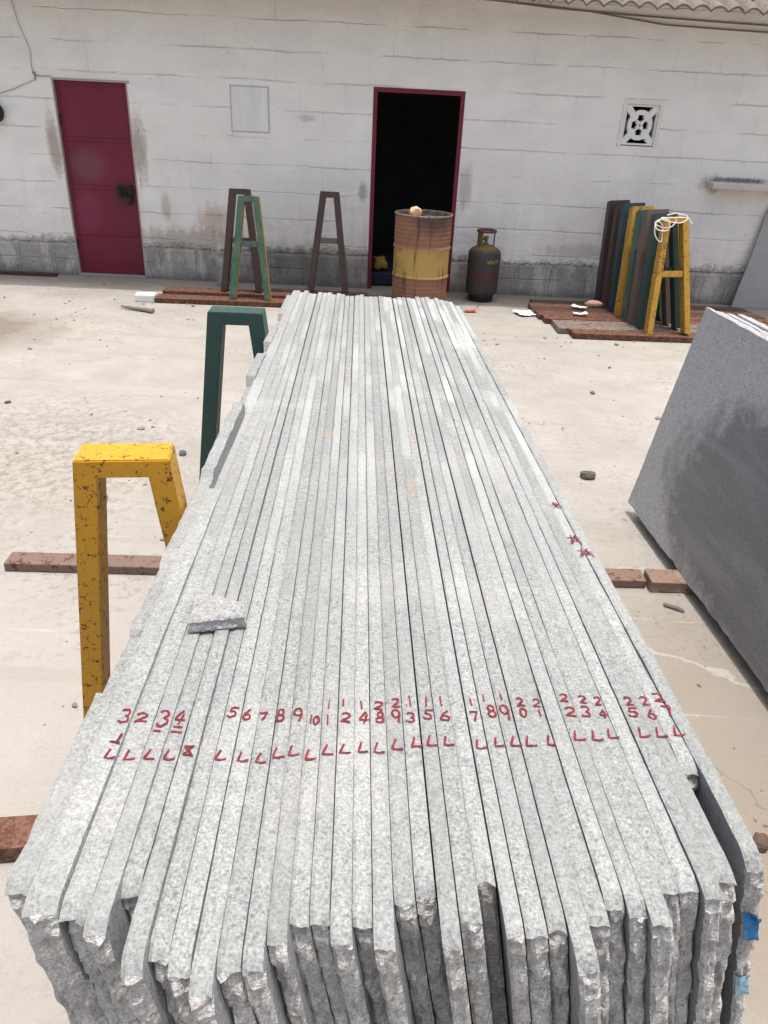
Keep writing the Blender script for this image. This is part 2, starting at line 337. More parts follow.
def wall():
    xs = sorted({-9, 9, *DOOR[:2], *WAY[:2], *VENT[:2]}); zs = sorted({-.02, 3.05, DOOR[3], WAY[3], VENT[2], VENT[3]})
    def hole(x, z):
        return any(a < x < b and (c if c > .1 else -1) < z < d for a, b, c, d in (DOOR, WAY, VENT))
    # fine cells so the face can be uneven
    def fine(a, st): 
        out = []
        for p, q in zip(a, a[1:]):
            k = max(1, round((q - p)/st)); out += [p + (q - p)*i/k for i in range(k)]
        return out + [a[-1]]
    X = fine(xs, .12); Z = fine(zs, .12); m = MB(); vs = []; fs = []; nZ = len(Z)
    lock = lambda x, z: any(abs(x - q) < .02 for q in (*DOOR[:2], *WAY[:2], *VENT[:2])) or any(abs(z - q) < .02 for q in (DOOR[3], WAY[3], VENT[2], VENT[3]))
    for x in X:
        for z in Z: vs.append((x, 0 if lock(x, z) else .012*nz(x*1.1, 3, z*1.4) + .004*nz(x*5, 1, z*5), z))
    for i in range(len(X) - 1):
        for j in range(nZ - 1):
            if not hole((X[i] + X[i+1])/2, (Z[j] + Z[j+1])/2): fs.append((i*nZ + j, (i+1)*nZ + j, (i+1)*nZ + j + 1, i*nZ + j + 1))
    m.add(vs, fs)
    for a, b, c, d, t in ((*DOOR, .2), (*WAY, .2), (*VENT, .2)):   # reveals
        m.add([(a, 0, c), (a, t, c), (a, t, d), (a, 0, d)], [(0, 1, 2, 3)]); m.add([(b, 0, c), (b, t, c), (b, t, d), (b, 0, d)], [(3, 2, 1, 0)])
        m.add([(a, 0, d), (b, 0, d), (b, t, d), (a, t, d)], [(0, 1, 2, 3)])
        if c > .1: m.add([(a, 0, c), (b, 0, c), (b, t, c), (a, t, c)], [(3, 2, 1, 0)])
    # inner face
    for i in range(len(xs) - 1):
        for j in range(len(zs) - 1):
            if not hole((xs[i] + xs[i+1])/2, (zs[j] + zs[j+1])/2):
                m.add([(xs[i], .2, zs[j]), (xs[i+1], .2, zs[j]), (xs[i+1], .2, zs[j+1]), (xs[i], .2, zs[j+1])], [(3, 2, 1, 0)])
    m.obj('wall', WALLM, B)
wall()
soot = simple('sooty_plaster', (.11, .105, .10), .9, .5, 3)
def room():
    m = MB(); x0, x1, y0, y1, z1 = -8.9, 8.9, .21, 5.2, 3.04
    for q in ([(x0, y1, 0), (x1, y1, 0), (x1, y1, z1), (x0, y1, z1)], [(x0, y0, 0), (x0, y1, 0), (x0, y1, z1), (x0, y0, z1)], [(x1, y0, 0), (x1, y1, 0), (x1, y1, z1), (x1, y0, z1)],
              [(x0, y0, z1), (x1, y0, z1), (x1, y1, z1), (x0, y1, z1)],
              [(-.9, .22, 0), (-.9, 3, 0), (-.9, 3, z1), (-.9, .22, z1)], [(1.6, .22, 0), (1.6, 3, 0), (1.6, 3, z1), (1.6, .22, z1)], [(-.9, 3, 0), (1.6, 3, 0), (1.6, 3, z1), (-.9, 3, z1)]):
        m.add(q, [(0, 1, 2, 3)])
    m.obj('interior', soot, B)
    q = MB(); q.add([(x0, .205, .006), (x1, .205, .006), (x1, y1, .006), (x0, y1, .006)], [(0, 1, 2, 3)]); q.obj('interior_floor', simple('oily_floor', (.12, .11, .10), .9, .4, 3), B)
    # outside of the other walls
    k = MB(); k.box(-9.2, -9.0, 0, 5.4, 0, 3.05).box(9.0, 9.2, 0, 5.4, 0, 3.05).box(-9, 9, 5.25, 5.4, 0, 3.05); k.obj('outer_walls', WALLM, B)
room()
def crimson():
    m = Mt('crimson_paint', .42, .4); o = m.obj(); n1 = m.noise(o, 2.2, 5, .6); n2 = m.noise(o, 25, 4, .6)
    col = m.mix(n1, (.105, .008, .022), (.21, .014, .043)); z = m.xyz(o)[2]; x = m.xyz(o)[0]
    col = m.mix(m.math('MULTIPLY', m.blob(o, (-3.42, 0, 1.17), (.26, .4, .2), n1, .6), .35), col, (.20, .11, .12))
    col = m.mix(m.math('MULTIPLY', m.blob(o, (-3.52, 0, .68), (.2, .4, .3), n1, .6), .45), col, (.26, .035, .085))
    col = m.mix(m.math('MULTIPLY', m.blob(o, (-3.1, 0, .92), (.12, .4, .16), n2, .5), .75), col, (.02, .012, .014))
    col = m.mix(m.math('MULTIPLY', m.step(n2, .62, .75), .3), col, (.05, .012, .018))
    m.color(col); m.rough(m.math('ADD', m.math('MULTIPLY', n1, .3), .35)); m.bump(m.math('ADD', m.noise(o, 3.5, 3), m.math('MULTIPLY', n2, .08)), .35, .03); return m.m
CR = crimson(); darkmetal = simple('black_iron', (.018, .017, .017), .6); rustyhinge = simple('hinge_iron', (.05, .02, .02), .7)
def door():
    a, b, c, d = DOOR; p = MB(); p.box(a + .012, b - .012, .045, .08, .03, d - .012, .003)
    dr = p.obj('door', CR, B)
    f = MB()
    for z in (.475, .96, 1.44): f.box(a + .045, b - .045, .036, .0455, z - .018, z + .018, .004)
    f.box(a + .012, a + .045, .036, .0455, .03, d - .012, .003).box(b - .045, b - .012, .036, .0455, .03, d - .012, .003).box(a + .045, b - .045, .036, .0455, .03, .07, .003).box(a + .045, b - .045, .036, .0455, d - .05, d - .012, .003)
    f.obj('door_rails', CR, dr)
    h = MB(); h.tube([(-3.12, .02, .935), (-2.945, .02, .93)], .011).box(-3.16, -3.06, .022, .036, .88, .98, .004).box(-3.03, -2.99, .016, .036, .86, 1.0, .004).tube([(-3.10, .02, .96), (-3.11, .0, .965), (-3.115, -.005, .92), (-3.10, .01, .89)], .008)
    h.box(-3.05, -3.0, .0, .02, .80, .87, .006).tube([(-3.04, .01, .865), (-3.04, .01, .905), (-3.01, .01, .905), (-3.01, .01, .865)], .005)
    h.obj('bolt', darkmetal, dr)
    for z in (.35, 1.62):
        hg = MB(); hg.tube([(a + .016, .03, z - .05), (a + .016, .03, z + .05)], .012); hg.obj('hinge', rustyhinge, dr)
    fr = MB(); fr.box(a - .004, a + .010, -.006, .06, .0, d + .004, .002).box(b - .010, b + .004, -.006, .06, .0, d + .004, .002).box(a - .004, b + .03, -.010, .06, d - .010, d + .010, .002)
    fr.obj('door_frame', simple('frame_pale', (.42, .33, .32), .7), B)
    th = MB(); th.box(a, b, -.03, .19, -.01, .028, .006); th.obj('doorstep', simple('step_cement', (.28, .26, .24), .9), B)
    a, b, c, d = WAY; g = MB(); g.box(a, a + .045, -.006, .07, .0, d, .004).box(b - .045, b, -.006, .07, .0, d, .004).box(a + .045, b - .045, -.006, .07, d - .045, d, .004)
    g.obj('doorway_frame', CR, B)
door()
def vent():
    a, b, c, d = VENT; N = 64; m = MB(); y0, y1 = .008, .07
    def solid(u, v):
        u = u*2 - 1; v = v*2 - 1; r = math.hypot(u, v)
        if max(abs(u), abs(v)) > .90: return True
        if abs(abs(u) - abs(v)) < .25 and r > .40: return True
        if .52 < r < .76: return True
        if r < .13: return r > .05
        th = math.atan2(v, u); k = (th + math.pi/4) % (math.pi/2) - math.pi/4
        if r <= .52:      # four heart-shaped openings
            px, py = r*math.cos(k), r*math.sin(k)
            heart = math.hypot(px - .36, abs(py) - .08) < .15 or (px < .40 and px > .15 and abs(py) < (px - .13)*.75)
            return not heart
        return False
    def P(i, j, y): return (a + .01 + (b - a - .02)*i/N, y, c + .01 + (d - c - .02)*j/N)
    idx = {}; vs = []; fs = []
    def V(i, j, k):
        if (i, j, k) not in idx: idx[i, j, k] = len(vs); vs.append(P(i, j, (y0, y1)[k]))
        return idx[i, j, k]
    M = [[solid((i + .5)/N, (j + .5)/N) for j in range(N)] for i in range(N)]
    g = lambda i, j: 0 <= i < N and 0 <= j < N and M[i][j]
    for i in range(N):
        for j in range(N):
            if not M[i][j]: continue
            fs.append((V(i, j, 0), V(i+1, j, 0), V(i+1, j+1, 0), V(i, j+1, 0))); fs.append((V(i, j+1, 1), V(i+1, j+1, 1), V(i+1, j, 1), V(i, j, 1)))
            if not g(i-1, j): fs.append((V(i, j, 0), V(i, j+1, 0), V(i, j+1, 1), V(i, j, 1)))
            if not g(i+1, j): fs.append((V(i+1, j, 1), V(i+1, j+1, 1), V(i+1, j+1, 0), V(i+1, j, 0)))
            if not g(i, j-1): fs.append((V(i, j, 1), V(i+1, j, 1), V(i+1, j, 0), V(i, j, 0)))
            if not g(i, j+1): fs.append((V(i, j+1, 0), V(i+1, j+1, 0), V(i+1, j+1, 1), V(i, j+1, 1)))
    m.add(vs, fs); m.obj('vent_block', simple('vent_white', (.80, .78, .74), .8, .08), B)
    k = MB(); k.box(a - .03, a + .008, -.012, .05, c - .01, d + .04, .004).box(b - .008, b + .03, -.012, .05, c - .01, d + .04, .004).box(a + .008, b - .008, -.012, .05, d - .008, d + .04, .004)
    k.obj('vent_surround', simple('surround_white', (.74, .73, .68), .85, .1), B)
vent()
def wall_bits():
    pn = MB(); pn.box(-1.832, -1.448, -.010, .03, 1.60, 2.013, .003)
    pm = Mt('pale_panel', .7); o = pm.obj(); pm.color(pm.mix(pm.step(pm.noise(pm.map(o, (9, 1, 1.5)), 1, 4), .4, .7), (.80, .785, .76), (.68, .67, .665))); pn.obj('blocked_opening', pm.m, B)
    e = MB(); e.box(-1.846, -1.834, -.006, .03, 1.588, 2.026).box(-1.446, -1.434, -.006, .03, 1.588, 2.026).box(-1.834, -1.446, -.006, .03, 2.014, 2.026).box(-1.834, -1.446, -.006, .03, 1.588, 1.599); e.obj('opening_rim', simple('rim_grey', (.52, .50, .45), .9), B)
    l = MB(); l.box(3.40, 5.3, -.17, .05, 1.262, 1.330, .012)
    lm = Mt('ledge_cement', .9); o = lm.obj(); lm.color(lm.mix(lm.noise(o, 9, 5, .65), (.42, .38, .34), (.68, .65, .61))); lm.bump(lm.noise(o, 20, 4), .4, .01); l.obj('ledge', lm.m, B)
    c = MB()
    c.tube([(-4.00, -.008, 3.0), (-3.985, -.008, 2.67), (-3.955, -.010, 2.50), (-3.925, -.008, 2.40), (-3.875, -.008, 2.25), (-3.885, -.008, 2.10), (-3.875, -.008, 2.02)], .003)
    c.tube([(-3.875, -.012, 2.05), (-3.86, -.016, 2.02), (-3.865, -.014, 1.985)], .012).tube([(-3.87, -.012, 1.98), (-3.99, -.010, 1.935), (-4.12, -.010, 1.88), (-4.30, -.010, 1.83), (-4.5, -.01, 1.80)], .003)
    c.tube([(-3.86, -.010, 2.02), (-3.80, -.010, 2.016), (-3.70, -.012, 2.017)], .004)
    c.obj('cable', simple('cable_grey', (.30, .27, .25), .8), B)
    for pts in ([(1.0, 2.868), (1.5, 2.838), (2.2, 2.818), (3.0, 2.80), (3.7, 2.79), (5, 2.78)], [(.3, 2.90), (1.2, 2.862), (1.8, 2.830), (2.6, 2.75), (3.4, 2.735), (5, 2.72)]):
        k = MB(); k.tube([(x, -.014, z) for x, z in pts], .007); k.obj('wire', simple('wire_brown', (.22, .17, .14), .8), B)
    q = MB(); q.lathe([(.0, -.03), (.085, -.03), (.10, .0), (.09, .05), (.0, .06)], 28)
    ro = Matrix.Rotation(R(90), 4, 'X'); q.v = [ro @ v for v in q.v]; q.obj('wall_lamp', darkmetal, B, (-4.335, -.05, 1.66))
wall_bits()
def roof():
    m = Mt('old_roof_tiles', .9); o = m.objr(); n = m.noise(m.obj(), 6, 5, .6); n2 = m.noise(m.obj(), 30, 4)
    c = m.mix(n, (.10, .085, .075), (.25, .215, .19)); c = m.mix(m.math('MULTIPLY', m.step(n2, .5, .7), .6), c, (.055, .05, .045)); m.color(c); m.bump(n2, .5, .01)
    OV, ZE, SL = .50, 2.818, .42   # overhang, eave height, slope
    k = MB(); th = .03; x0, x1 = -9.4, 9.4; pitch = .17; per = 8; nx = int((x1 - x0)/pitch*per)
    def row(y, dz, jit):
        return [(x0 + (x1 - x0)*i/nx, y + jit*nz(i/per*1.7, y), ZE + (y + OV)*SL + dz + .045*abs(math.sin(math.pi*i/per)) + .008*nz(i*.3, y*3)) for i in range(nx + 1)]
    def strip(A, Bq): 
        n0 = len(A); k.add(A + Bq, [(i, i+1, n0+i+1, n0+i) for i in range(n0 - 1)])
    y = -OV; r = 0
    while y < 3.0:
        a, b = row(y, .02, .03 if r == 0 else .0), row(y + .36, 0, 0); a2, b2 = row(y, -.0, .03 if r == 0 else 0), row(y + .36, -.02, 0)
        strip(a, b); strip(b2, a2); strip(a2, a); y += .33; r += 1
    k.add([(x0, 3.0, ZE + (3.0 + OV)*SL), (x1, 3.0, ZE + (3.0 + OV)*SL), (x1, 5.9, ZE + .3*SL), (x0, 5.9, ZE + .3*SL)], [(0, 1, 2, 3)])
    k.obj('roof', m.m, B)
roof()

# ------------------------------------------------------------------ trestle frames
def green_yellow():
    m = Mt('green_front_yellow_sides', .6, .3); v = m.objr(); tc = m.t.nodes.new('ShaderNodeTexCoord'); nx = m.math('ABSOLUTE', m.xyz(tc.outputs['Normal'])[0])
    n = m.noise(v, 9, 5, .65); n2 = m.noise(v, 40, 4, .6)
    c = m.mix(m.step(n, .42, .6), (.035, .12, .085), (.11, .145, .095)); c = m.mix(m.step(nx, .5, .6), c, m.mix(n, (.42, .23, .03), (.50, .30, .06)))
    c = m.mix(m.math('MULTIPLY', m.step(n2, .58, .62), .6), c, (.10, .05, .03)); m.color(c); m.bump(n2, .2, .003); return m.m
RUST = rusty_paint('rusted_rail', (.16, .075, .045), 1.0); RUST2 = rusty_paint('rusted_rail_grey', (.20, .17, .15), .75); RUSTB = rusty_paint('rusted_brown', (.062, .040, .031), .6)
YEL = rusty_paint('chipped_yellow', (.57, .285, .013), .625, scale=54); YEL2 = rusty_paint('dull_yellow', (.48, .27, .035), .60)
GRN = rusty_paint('dark_green', (.020, .072, .062), .58, scale=34); TEAL = rusty_paint('worn_teal', (.028, .10, .082), .55, (.075, .12, .085)); BLUE = rusty_paint('slate_blue', (.020, .046, .058), .55)
DKB = rusty_paint('dark_brown_paint', (.055, .032, .03), .5); GRY = rusty_paint('grey_brown_paint', (.13, .10, .08), .55); DKG = rusty_paint('deep_green_paint', (.025, .06, .05), .5); TGY = green_yellow()
def frame(label, loc, lean=0, yaw=0, roll=0, H=1.12, top=.20, bot=.43, w=.055, d=.09, rail=(-1.3, 1.3), railh=.07, raild=.1, mat=YEL, leg2=None, railmat=RUST, cross=.60, crossmat=None, group=None, hidden_top=False):
    """A-shaped steel trestle; its foot rail runs along x"""
    t = tag(empty('trestle_frame', loc, (-lean, roll, yaw)), label, 'trestle', group)
    zt = H - w*.8; sl = (bot - top)/2/(H - railh)
    hb, ht = bot/2 - w/2, top/2 + sl*(H - zt) - w/2
    for sgn in (-1, 1):
        m = MB(); m.bar((sgn*hb, 0, railh), (sgn*ht, 0, zt), w, d, .0025); m.obj('leg', (leg2 if leg2 and sgn > 0 else mat), t)
    a1, a2 = top/2, top/2 + sl*(H - zt)
    bm = bmesh.new(); vv = [bm.verts.new(q) for q in ((-a2, -d/2, zt), (a2, -d/2, zt), (a1, -d/2, H), (-a1, -d/2, H), (-a2, d/2, zt), (a2, d/2, zt), (a1, d/2, H), (-a1, d/2, H))]
    for f in ((0, 1, 2, 3), (7, 6, 5, 4), (0, 4, 5, 1), (1, 5, 6, 2), (2, 6, 7, 3), (3, 7, 4, 0)): bm.faces.new([vv[q] for q in f])
    bmesh.ops.bevel(bm, geom=[e for e in bm.edges if e.verts[0].co.z > zt + .01 or e.verts[1].co.z > zt + .01], offset=.003, segments=2, affect='EDGES')
    bmesh.ops.recalc_face_normals(bm, faces=bm.faces[:]); bm.verts.index_update()
    m = MB(); m.add([v.co.copy() for v in bm.verts], [tuple(v.index for v in f.verts) for f in bm.faces]); bm.free(); m.obj('top_plate', mat, t)
    if cross:
        f = (cross - railh)/(zt - railh); cx = hb + (ht - hb)*f - w*.52
        m = MB(); m.box(-cx, cx, -d/2 + .012, d/2 - .012, cross - .028, cross + .028, .003); m.obj('crossbar', crossmat or mat, t)
    m = MB(); m.box(rail[0], rail[1], -raild/2, raild/2, 0, railh - .002, .006); 
    for v in m.v: v.z += .004*nz(v.x*3, v.y*9, v.z*9 + loc[1]); v.y += .004*nz(v.x*2, v.z*7, 4 + loc[1])
    o = m.obj('base_rail', railmat, t)
    rp = Euler((-lean, roll, yaw)).to_matrix(); o.matrix_basis = (rp.inverted() @ Matrix.Rotation(yaw, 3, 'Z')).to_4x4()   # the rail stays flat on the ground
    return t
WOODR = rusty_paint('weathered_rail', (.185, .125, .098), .66)
frame('bright yellow trestle with chipped paint beside the near end of the big granite stack', (-.563, 1.455, 0), yaw=.15, H=1.222, top=.195, bot=.45, w=.05, d=.092, rail=(-1.0, 1.10), railh=.062, raild=.11, mat=YEL, railmat=RUST, cross=None)
frame('dark green trestle standing beside the far half of the big granite stack', (-.60, 2.852, 0), yaw=.043, H=1.192, top=.205, bot=.47, w=.058, d=.10, rail=(-1.08, 1.82), railh=.045, raild=.10, mat=GRN, railmat=WOODR, cross=None)
# frames leaning at the wall
frame('greenish trestle with yellow edges and a bright green crossbar by the wall', (-1.515, 7.93, 0), lean=R(9), yaw=.05, H=1.055, top=.21, bot=.43, w=.066, d=.09, rail=(-.98, 1.6), railh=.055, raild=.2, mat=TGY, leg2=TGY, cross=.60, crossmat=TEAL, railmat=RUST)
frame('dark brown trestle directly behind the greenish one by the wall', (-1.67, 8.26, 0), lean=R(9), yaw=.04, H=1.085, top=.21, bot=.44, w=.065, d=.12, rail=(-.84, 1.7), railh=.055, raild=.2, mat=RUSTB, cross=.58, railmat=RUST)
frame('lone rusty brown trestle with a grey crossbar leaning left of the open doorway', (-.745, 8.40, 0), lean=R(11), yaw=.02, H=1.09, top=.20, bot=.45, w=.066, d=.10, rail=(-.8, .45), mat=RUSTB, cross=.60, crossmat=GRY, railmat=RUSTB)
pile = [  # x, y, paint, rail left, label
    (2.69, 7.33, YEL2, -.95, 'yellow trestle at the front of the leaning row, white rope on its top', RUST),
    (2.655, 7.51, DKG, -1.03, 'deep green trestle directly behind the roped yellow trestle', RUST2),
    (2.62, 7.69, GRY, -1.00, 'grey brown trestle between the deep green and the teal ones in the row', RUST2),
    (2.605, 7.87, TEAL, -1.05, 'teal green trestle between the grey brown and the inner yellow ones in the row', RUST),
    (2.575, 8.05, YEL2, -1.06, 'yellow trestle in the middle of the leaning row, without rope', RUST),
    (2.545, 8.22, BLUE, -1.06, 'slate blue trestle just behind the inner yellow one in the leaning row', RUSTB),
    (2.505, 8.39, RUSTB, -1.02, 'rusty brown trestle second from the wall in the leaning row', RUST),
    (2.475, 8.56, DKB, -.95, 'darkest brown trestle nearest the wall in the leaning row', RUSTB)]
for i, (x, y, mt, rl, lb, rm) in enumerate(pile):
    frame(lb, (x, y, 0), lean=R(13.5), yaw=.05 + .01*(i % 3), roll=-R(3.5 + .5*(i % 2)), H=1.13 + .012*(i % 3), top=.215, bot=.43, w=.056, d=.112, rail=(rl, 1.5), railh=.06, raild=.172, mat=mt, railmat=rm, cross=.62, group='trestles leaning in a row by the wall')
def rope():
    m = MB()
    for cx, cy, cz, ax, az, ph in ((2.49, 7.47, 1.065, .10, .040, .3), (2.46, 7.45, 1.04, .09, .055, .9), (2.56, 7.46, 1.095, .12, .020, .0), (2.43, 7.44, .99, .04, .09, .3)):
        pts = []
        for i in range(49):
            t = i/48*2*math.pi; u, v_ = ax*math.cos(t), az*math.sin(t); pts.append((cx + u*math.cos(ph) - v_*math.sin(ph) + .006*math.sin(3*t), cy + .02*math.sin(t + ph), cz + u*math.sin(ph)*.5 + v_*math.cos(ph) + .008*math.sin(2*t + 1)))
        m.tube(pts, .0055, 6)
    m.tube([(2.50, 7.5, 1.125), (2.58, 7.51, 1.145), (2.68, 7.5, 1.13), (2.74, 7.47, 1.06)], .006, 6)
    tag(m.obj('rope', simple('white_rope', (.72, .68, .60), .9)), 'loose loops of white rope hung over the top of the front yellow trestle', 'rope')
rope()

# ------------------------------------------------------------------ the big stack of numbered slabs
GRAN = granite('rough_grey_granite', .70, tint=(.945, 1.0, .985)).m
CLEFT = granite('cleft_grey_granite', 1.12, streak=False, tint=(1, .985, .955), cleft=True).m
SAWN = granite('sawn_grey_granite', .62, rough_stone=False, streak=False, tint=(.97, 1.0, 1.03)).m
ZB, HT = .068, 1.09
near = "A -.405 .531;B -.362 .503;C -.324 .504;D -.294 .485;E -.274 .537;F -.241 .444;G -.219 .465;H -.194 .449;I -.167 .430;J -.141 .455;K -.1155 .456;L -.094 .485;M -.0735 .511;N -.050 .511;O -.0245 .492;P -.000 .513;Q .023 .486;R .0465 .540;S .072 .551;T .098 .493;U .122 .522;V .146 .572;W .1705 .511;X .196 .512;Y .2215 .520;Z .246 .478;AA .271 .529;AB .296 .551;AC .319 .540;AD .343 .530;AE .367 .572;AF .3915 .577;AG .416 .567;AH .441 .592;AJ .4555 .765;AI .488 .619"
near = [(a, float(b), float(c)) for a, b, c in (q.split() for q in near.split(';'))]
SLABS = {}
rs = random.Random(11)
HALF = {}
def halves():
    order = sorted(near, key=lambda q: q[1] - .05*(q[2] - .52)); xs = [q[1] + .068*(q[2] - .52) for q in order]
    for i, q in enumerate(order):
        g = rs.choice((.0007, .0009, .0012, .0014, .0024))
        l = (xs[i] - xs[i-1])/2 if i else .012; r = (xs[i+1] - xs[i])/2 if i < len(xs) - 1 else .0125
        HALF[q[0]] = (-(l - g/2), r - g/2)
halves()
ENDS = {}
def slab(key, i, n, xn, yn):
    xf = -.500 + .765*i/(n - 2) if key != 'AI' else .291
    yf = 3.69 + rs.uniform(-.03, .04)
    if key == 'AI': yf = 3.57
    if key == 'A': yf = 3.60
    # the fan is measured at the near end
    tilt = R(7.5 + 4.0*i/n); seed = i*7.31; tl, tr = HALF[key]; th = tr - tl
    a = Vector((xn, yn, 0)); b = Vector((xf, yf, 0)); L = (b - a).length; d = (b - a)/L; lat = Vector((d.y, -d.x, 0))
    dz = rs.uniform(-.002, .002)
    if key == 'B': dz = .004
    if key == 'A': dz = -.003
    Lh = (HT + dz - ZB)/math.cos(tilt)
    def prof(s):
        z = 0.004*nz(s*1.5, seed) + .0022*nz(s*9, seed)
        if s < .03: z -= .013*(1 - s/.03)**2 * (0.55 + 1.2*abs(nz(seed, 4)))
        yy = yn + s
        if key == 'A':
            steps = [(.86, .0), (1.02, -.016), (1.22, -.008), (1.62, .002), (2.12, .012), (2.35, -.012), (2.6, .018), (2.75, -.02), (3.0, .012), (3.2, -.015), (9, .01)]
            k = 0
            while yy > steps[k][0] + .03*nz(yy*14, 2): k += 1
            z += steps[k][1] + .006*nz(s*22, seed)
        if key == 'B' and 1.55 < yy < 2.15: z -= .030*min(1, (yy - 1.55)/.06, (2.15 - yy)/.06)
        if key in ('AI',): z += .004*nz(s*25, seed) + (.0 if s > .08 else -.012*(1 - s/.08)**2)
        if s > L - .03: z -= .01*((s - L + .03)/.03)**2
        return z
    def top(s, t):   # slanted height of the sawn top
        e = abs(t - (tl + tr)/2)/(th/2); return prof(s) + .0011*nz(s*70, t*220, seed) + .0007*nz(s*160, t*500, seed) - (.0016 if e > .95 else 0)
    nt = 6; ts = [tl + th*k/(nt - 1) for k in range(nt)]
    per = []                                     # (s, h, type)
    s = 0.0
    while s < L: per.append((s, Lh, 't')); s += .010 if s < .55 else .02
    per.append((L, Lh, 't'))
    for k in range(1, 8): per.append((L, Lh*(1 - k/8), 'f'))
    for k in range(12): per.append((L*(1 - k/11.0), 0, 'b'))
    h = 0
    while h < Lh - .012: h += .011 if h > .45 else .05; per.append((0, min(h, Lh - .006), 'n'))
    vs = []; fs = []; fm = []
    endslope = rs.uniform(-.05, .05)
    def endf(hh, t):
        e = abs(t - (tl + tr)/2)/(th/2)
        return .009*nz(hh*9, t*22, seed) + .008*nz(hh*34, t*80, seed + 5) + .0045*nz(hh*95, t*170, seed) + .004*(1 if e > .95 else 0) + (Lh - hh)*endslope*.25
    def end_pt(z, t):
        hh = (z - ZB)/math.cos(tilt); q = a + d*(endf(hh, t) - .0022) + lat*(t - (hh - Lh)*math.sin(tilt)); q.z = z; return q
    ENDS[key] = (end_pt, tl, tr)
    for (s, hh, ty) in per:
        for k, t in enumerate(ts):
            e = abs(t - (tl + tr)/2)/(th/2); S_, H_ = s, hh; tt = t*(1 - .105*max(0., s)/L)
            if ty == 't': H_ = hh + top(s, t)
            if ty == 't' and s < .03: S_ = s + (1 - s/.03)*(.006*nz(t*90, 3, seed) + .004)
            if ty == 'n':
                S_ = endf(hh, t)
                if hh > Lh - .02: S_ += .003
                H_ += prof(0)*max(0, (hh - Lh + .05)/.05)
            if ty == 'f': S_ = L + .006*nz(hh*9, t*40, seed)
            p = a + d*S_ + lat*(tt - (H_ - Lh)*math.sin(tilt)) ; p.z = ZB + H_*math.cos(tilt) + t*math.sin(tilt)*-.0
            vs.append(p)
    n_ = len(per)
    for q in range(n_):
        q2 = (q + 1) % n_
        for k in range(nt - 1): fs.append((q*nt + k, q*nt + k + 1, q2*nt + k + 1, q2*nt + k)); fm.append(2 if per[q][2] == 'n' else 0)
    fs.append(tuple(q*nt for q in range(n_))); fm.append(1)
    fs.append(tuple(q*nt + nt - 1 for q in reversed(range(n_)))); fm.append(1)
    org = (a + b)/2; org.z = ZB; org += lat*(Lh*math.sin(tilt))
    o = mesh_obj('granite_slab', [v - org for v in vs], fs, None, loc=org, mats=[GRAN, SAWN, CLEFT], fmat=fm)
    bm = bmesh.new(); bm.from_mesh(o.data); bmesh.ops.recalc_face_normals(bm, faces=bm.faces[:]); bm.to_mesh(o.data); bm.free()
    def z_at(x, y):
        s = (Vector((x, y, 0)) - a).dot(d); t = (Vector((x, y, 0)) - a).dot(lat); return ZB + (Lh + prof(max(s, .02)) + .0011*nz(s*70, t*220, seed))*math.cos(tilt)
    SLABS[key] = (o, org, z_at)
for i, (k, x, y) in enumerate(near): slab(k, i, len(near), x, y)
SLAB_LABELS = {'A': 'broken-edged outermost granite slab of the big stack, against the yellow trestle', 'B': 'granite slab with red 3 and a red upturned T, beside the broken-edged outermost slab', 'C': 'granite slab with red 2 between the ones marked 3',
 'D': 'granite slab with large red 3 underlined by two dashes', 'E': 'granite slab with red 4 underlined by two dashes', 'F': 'granite slab with a red X mark and no number', 'G': 'unmarked granite slab between the red X slab and the number 5 slab',
 'V': 'unmarked pale granite slab between the numbers 16 and 17, ending short', 'AB': 'unmarked granite slab between the numbers 21 and 22', 'AF': 'unmarked granite slab between the numbers 24 and 25',
 'AI': 'outermost granite slab by the dark slabs, blue tape on its end, red scribbles on top'}
NUM = dict(H=5, I=6, J=7, K=8, L=9, M=10, N=11, O=12, P=14, Q=28, R=29, S=13, T=15, U=16, W=17, X=18, Y=19, Z=20, AA=21, AC=22, AD=23, AE=24, AG=25, AH=26, AJ=27)
for k, (o, *_r) in SLABS.items():
    lb = SLAB_LABELS.get(k) or 'grey granite slab with number %d and a red L tick painted on its top edge' % NUM[k]
    THING(o); tag(o, lb, 'granite slab', 'numbered granite slabs leaning in the big stack')

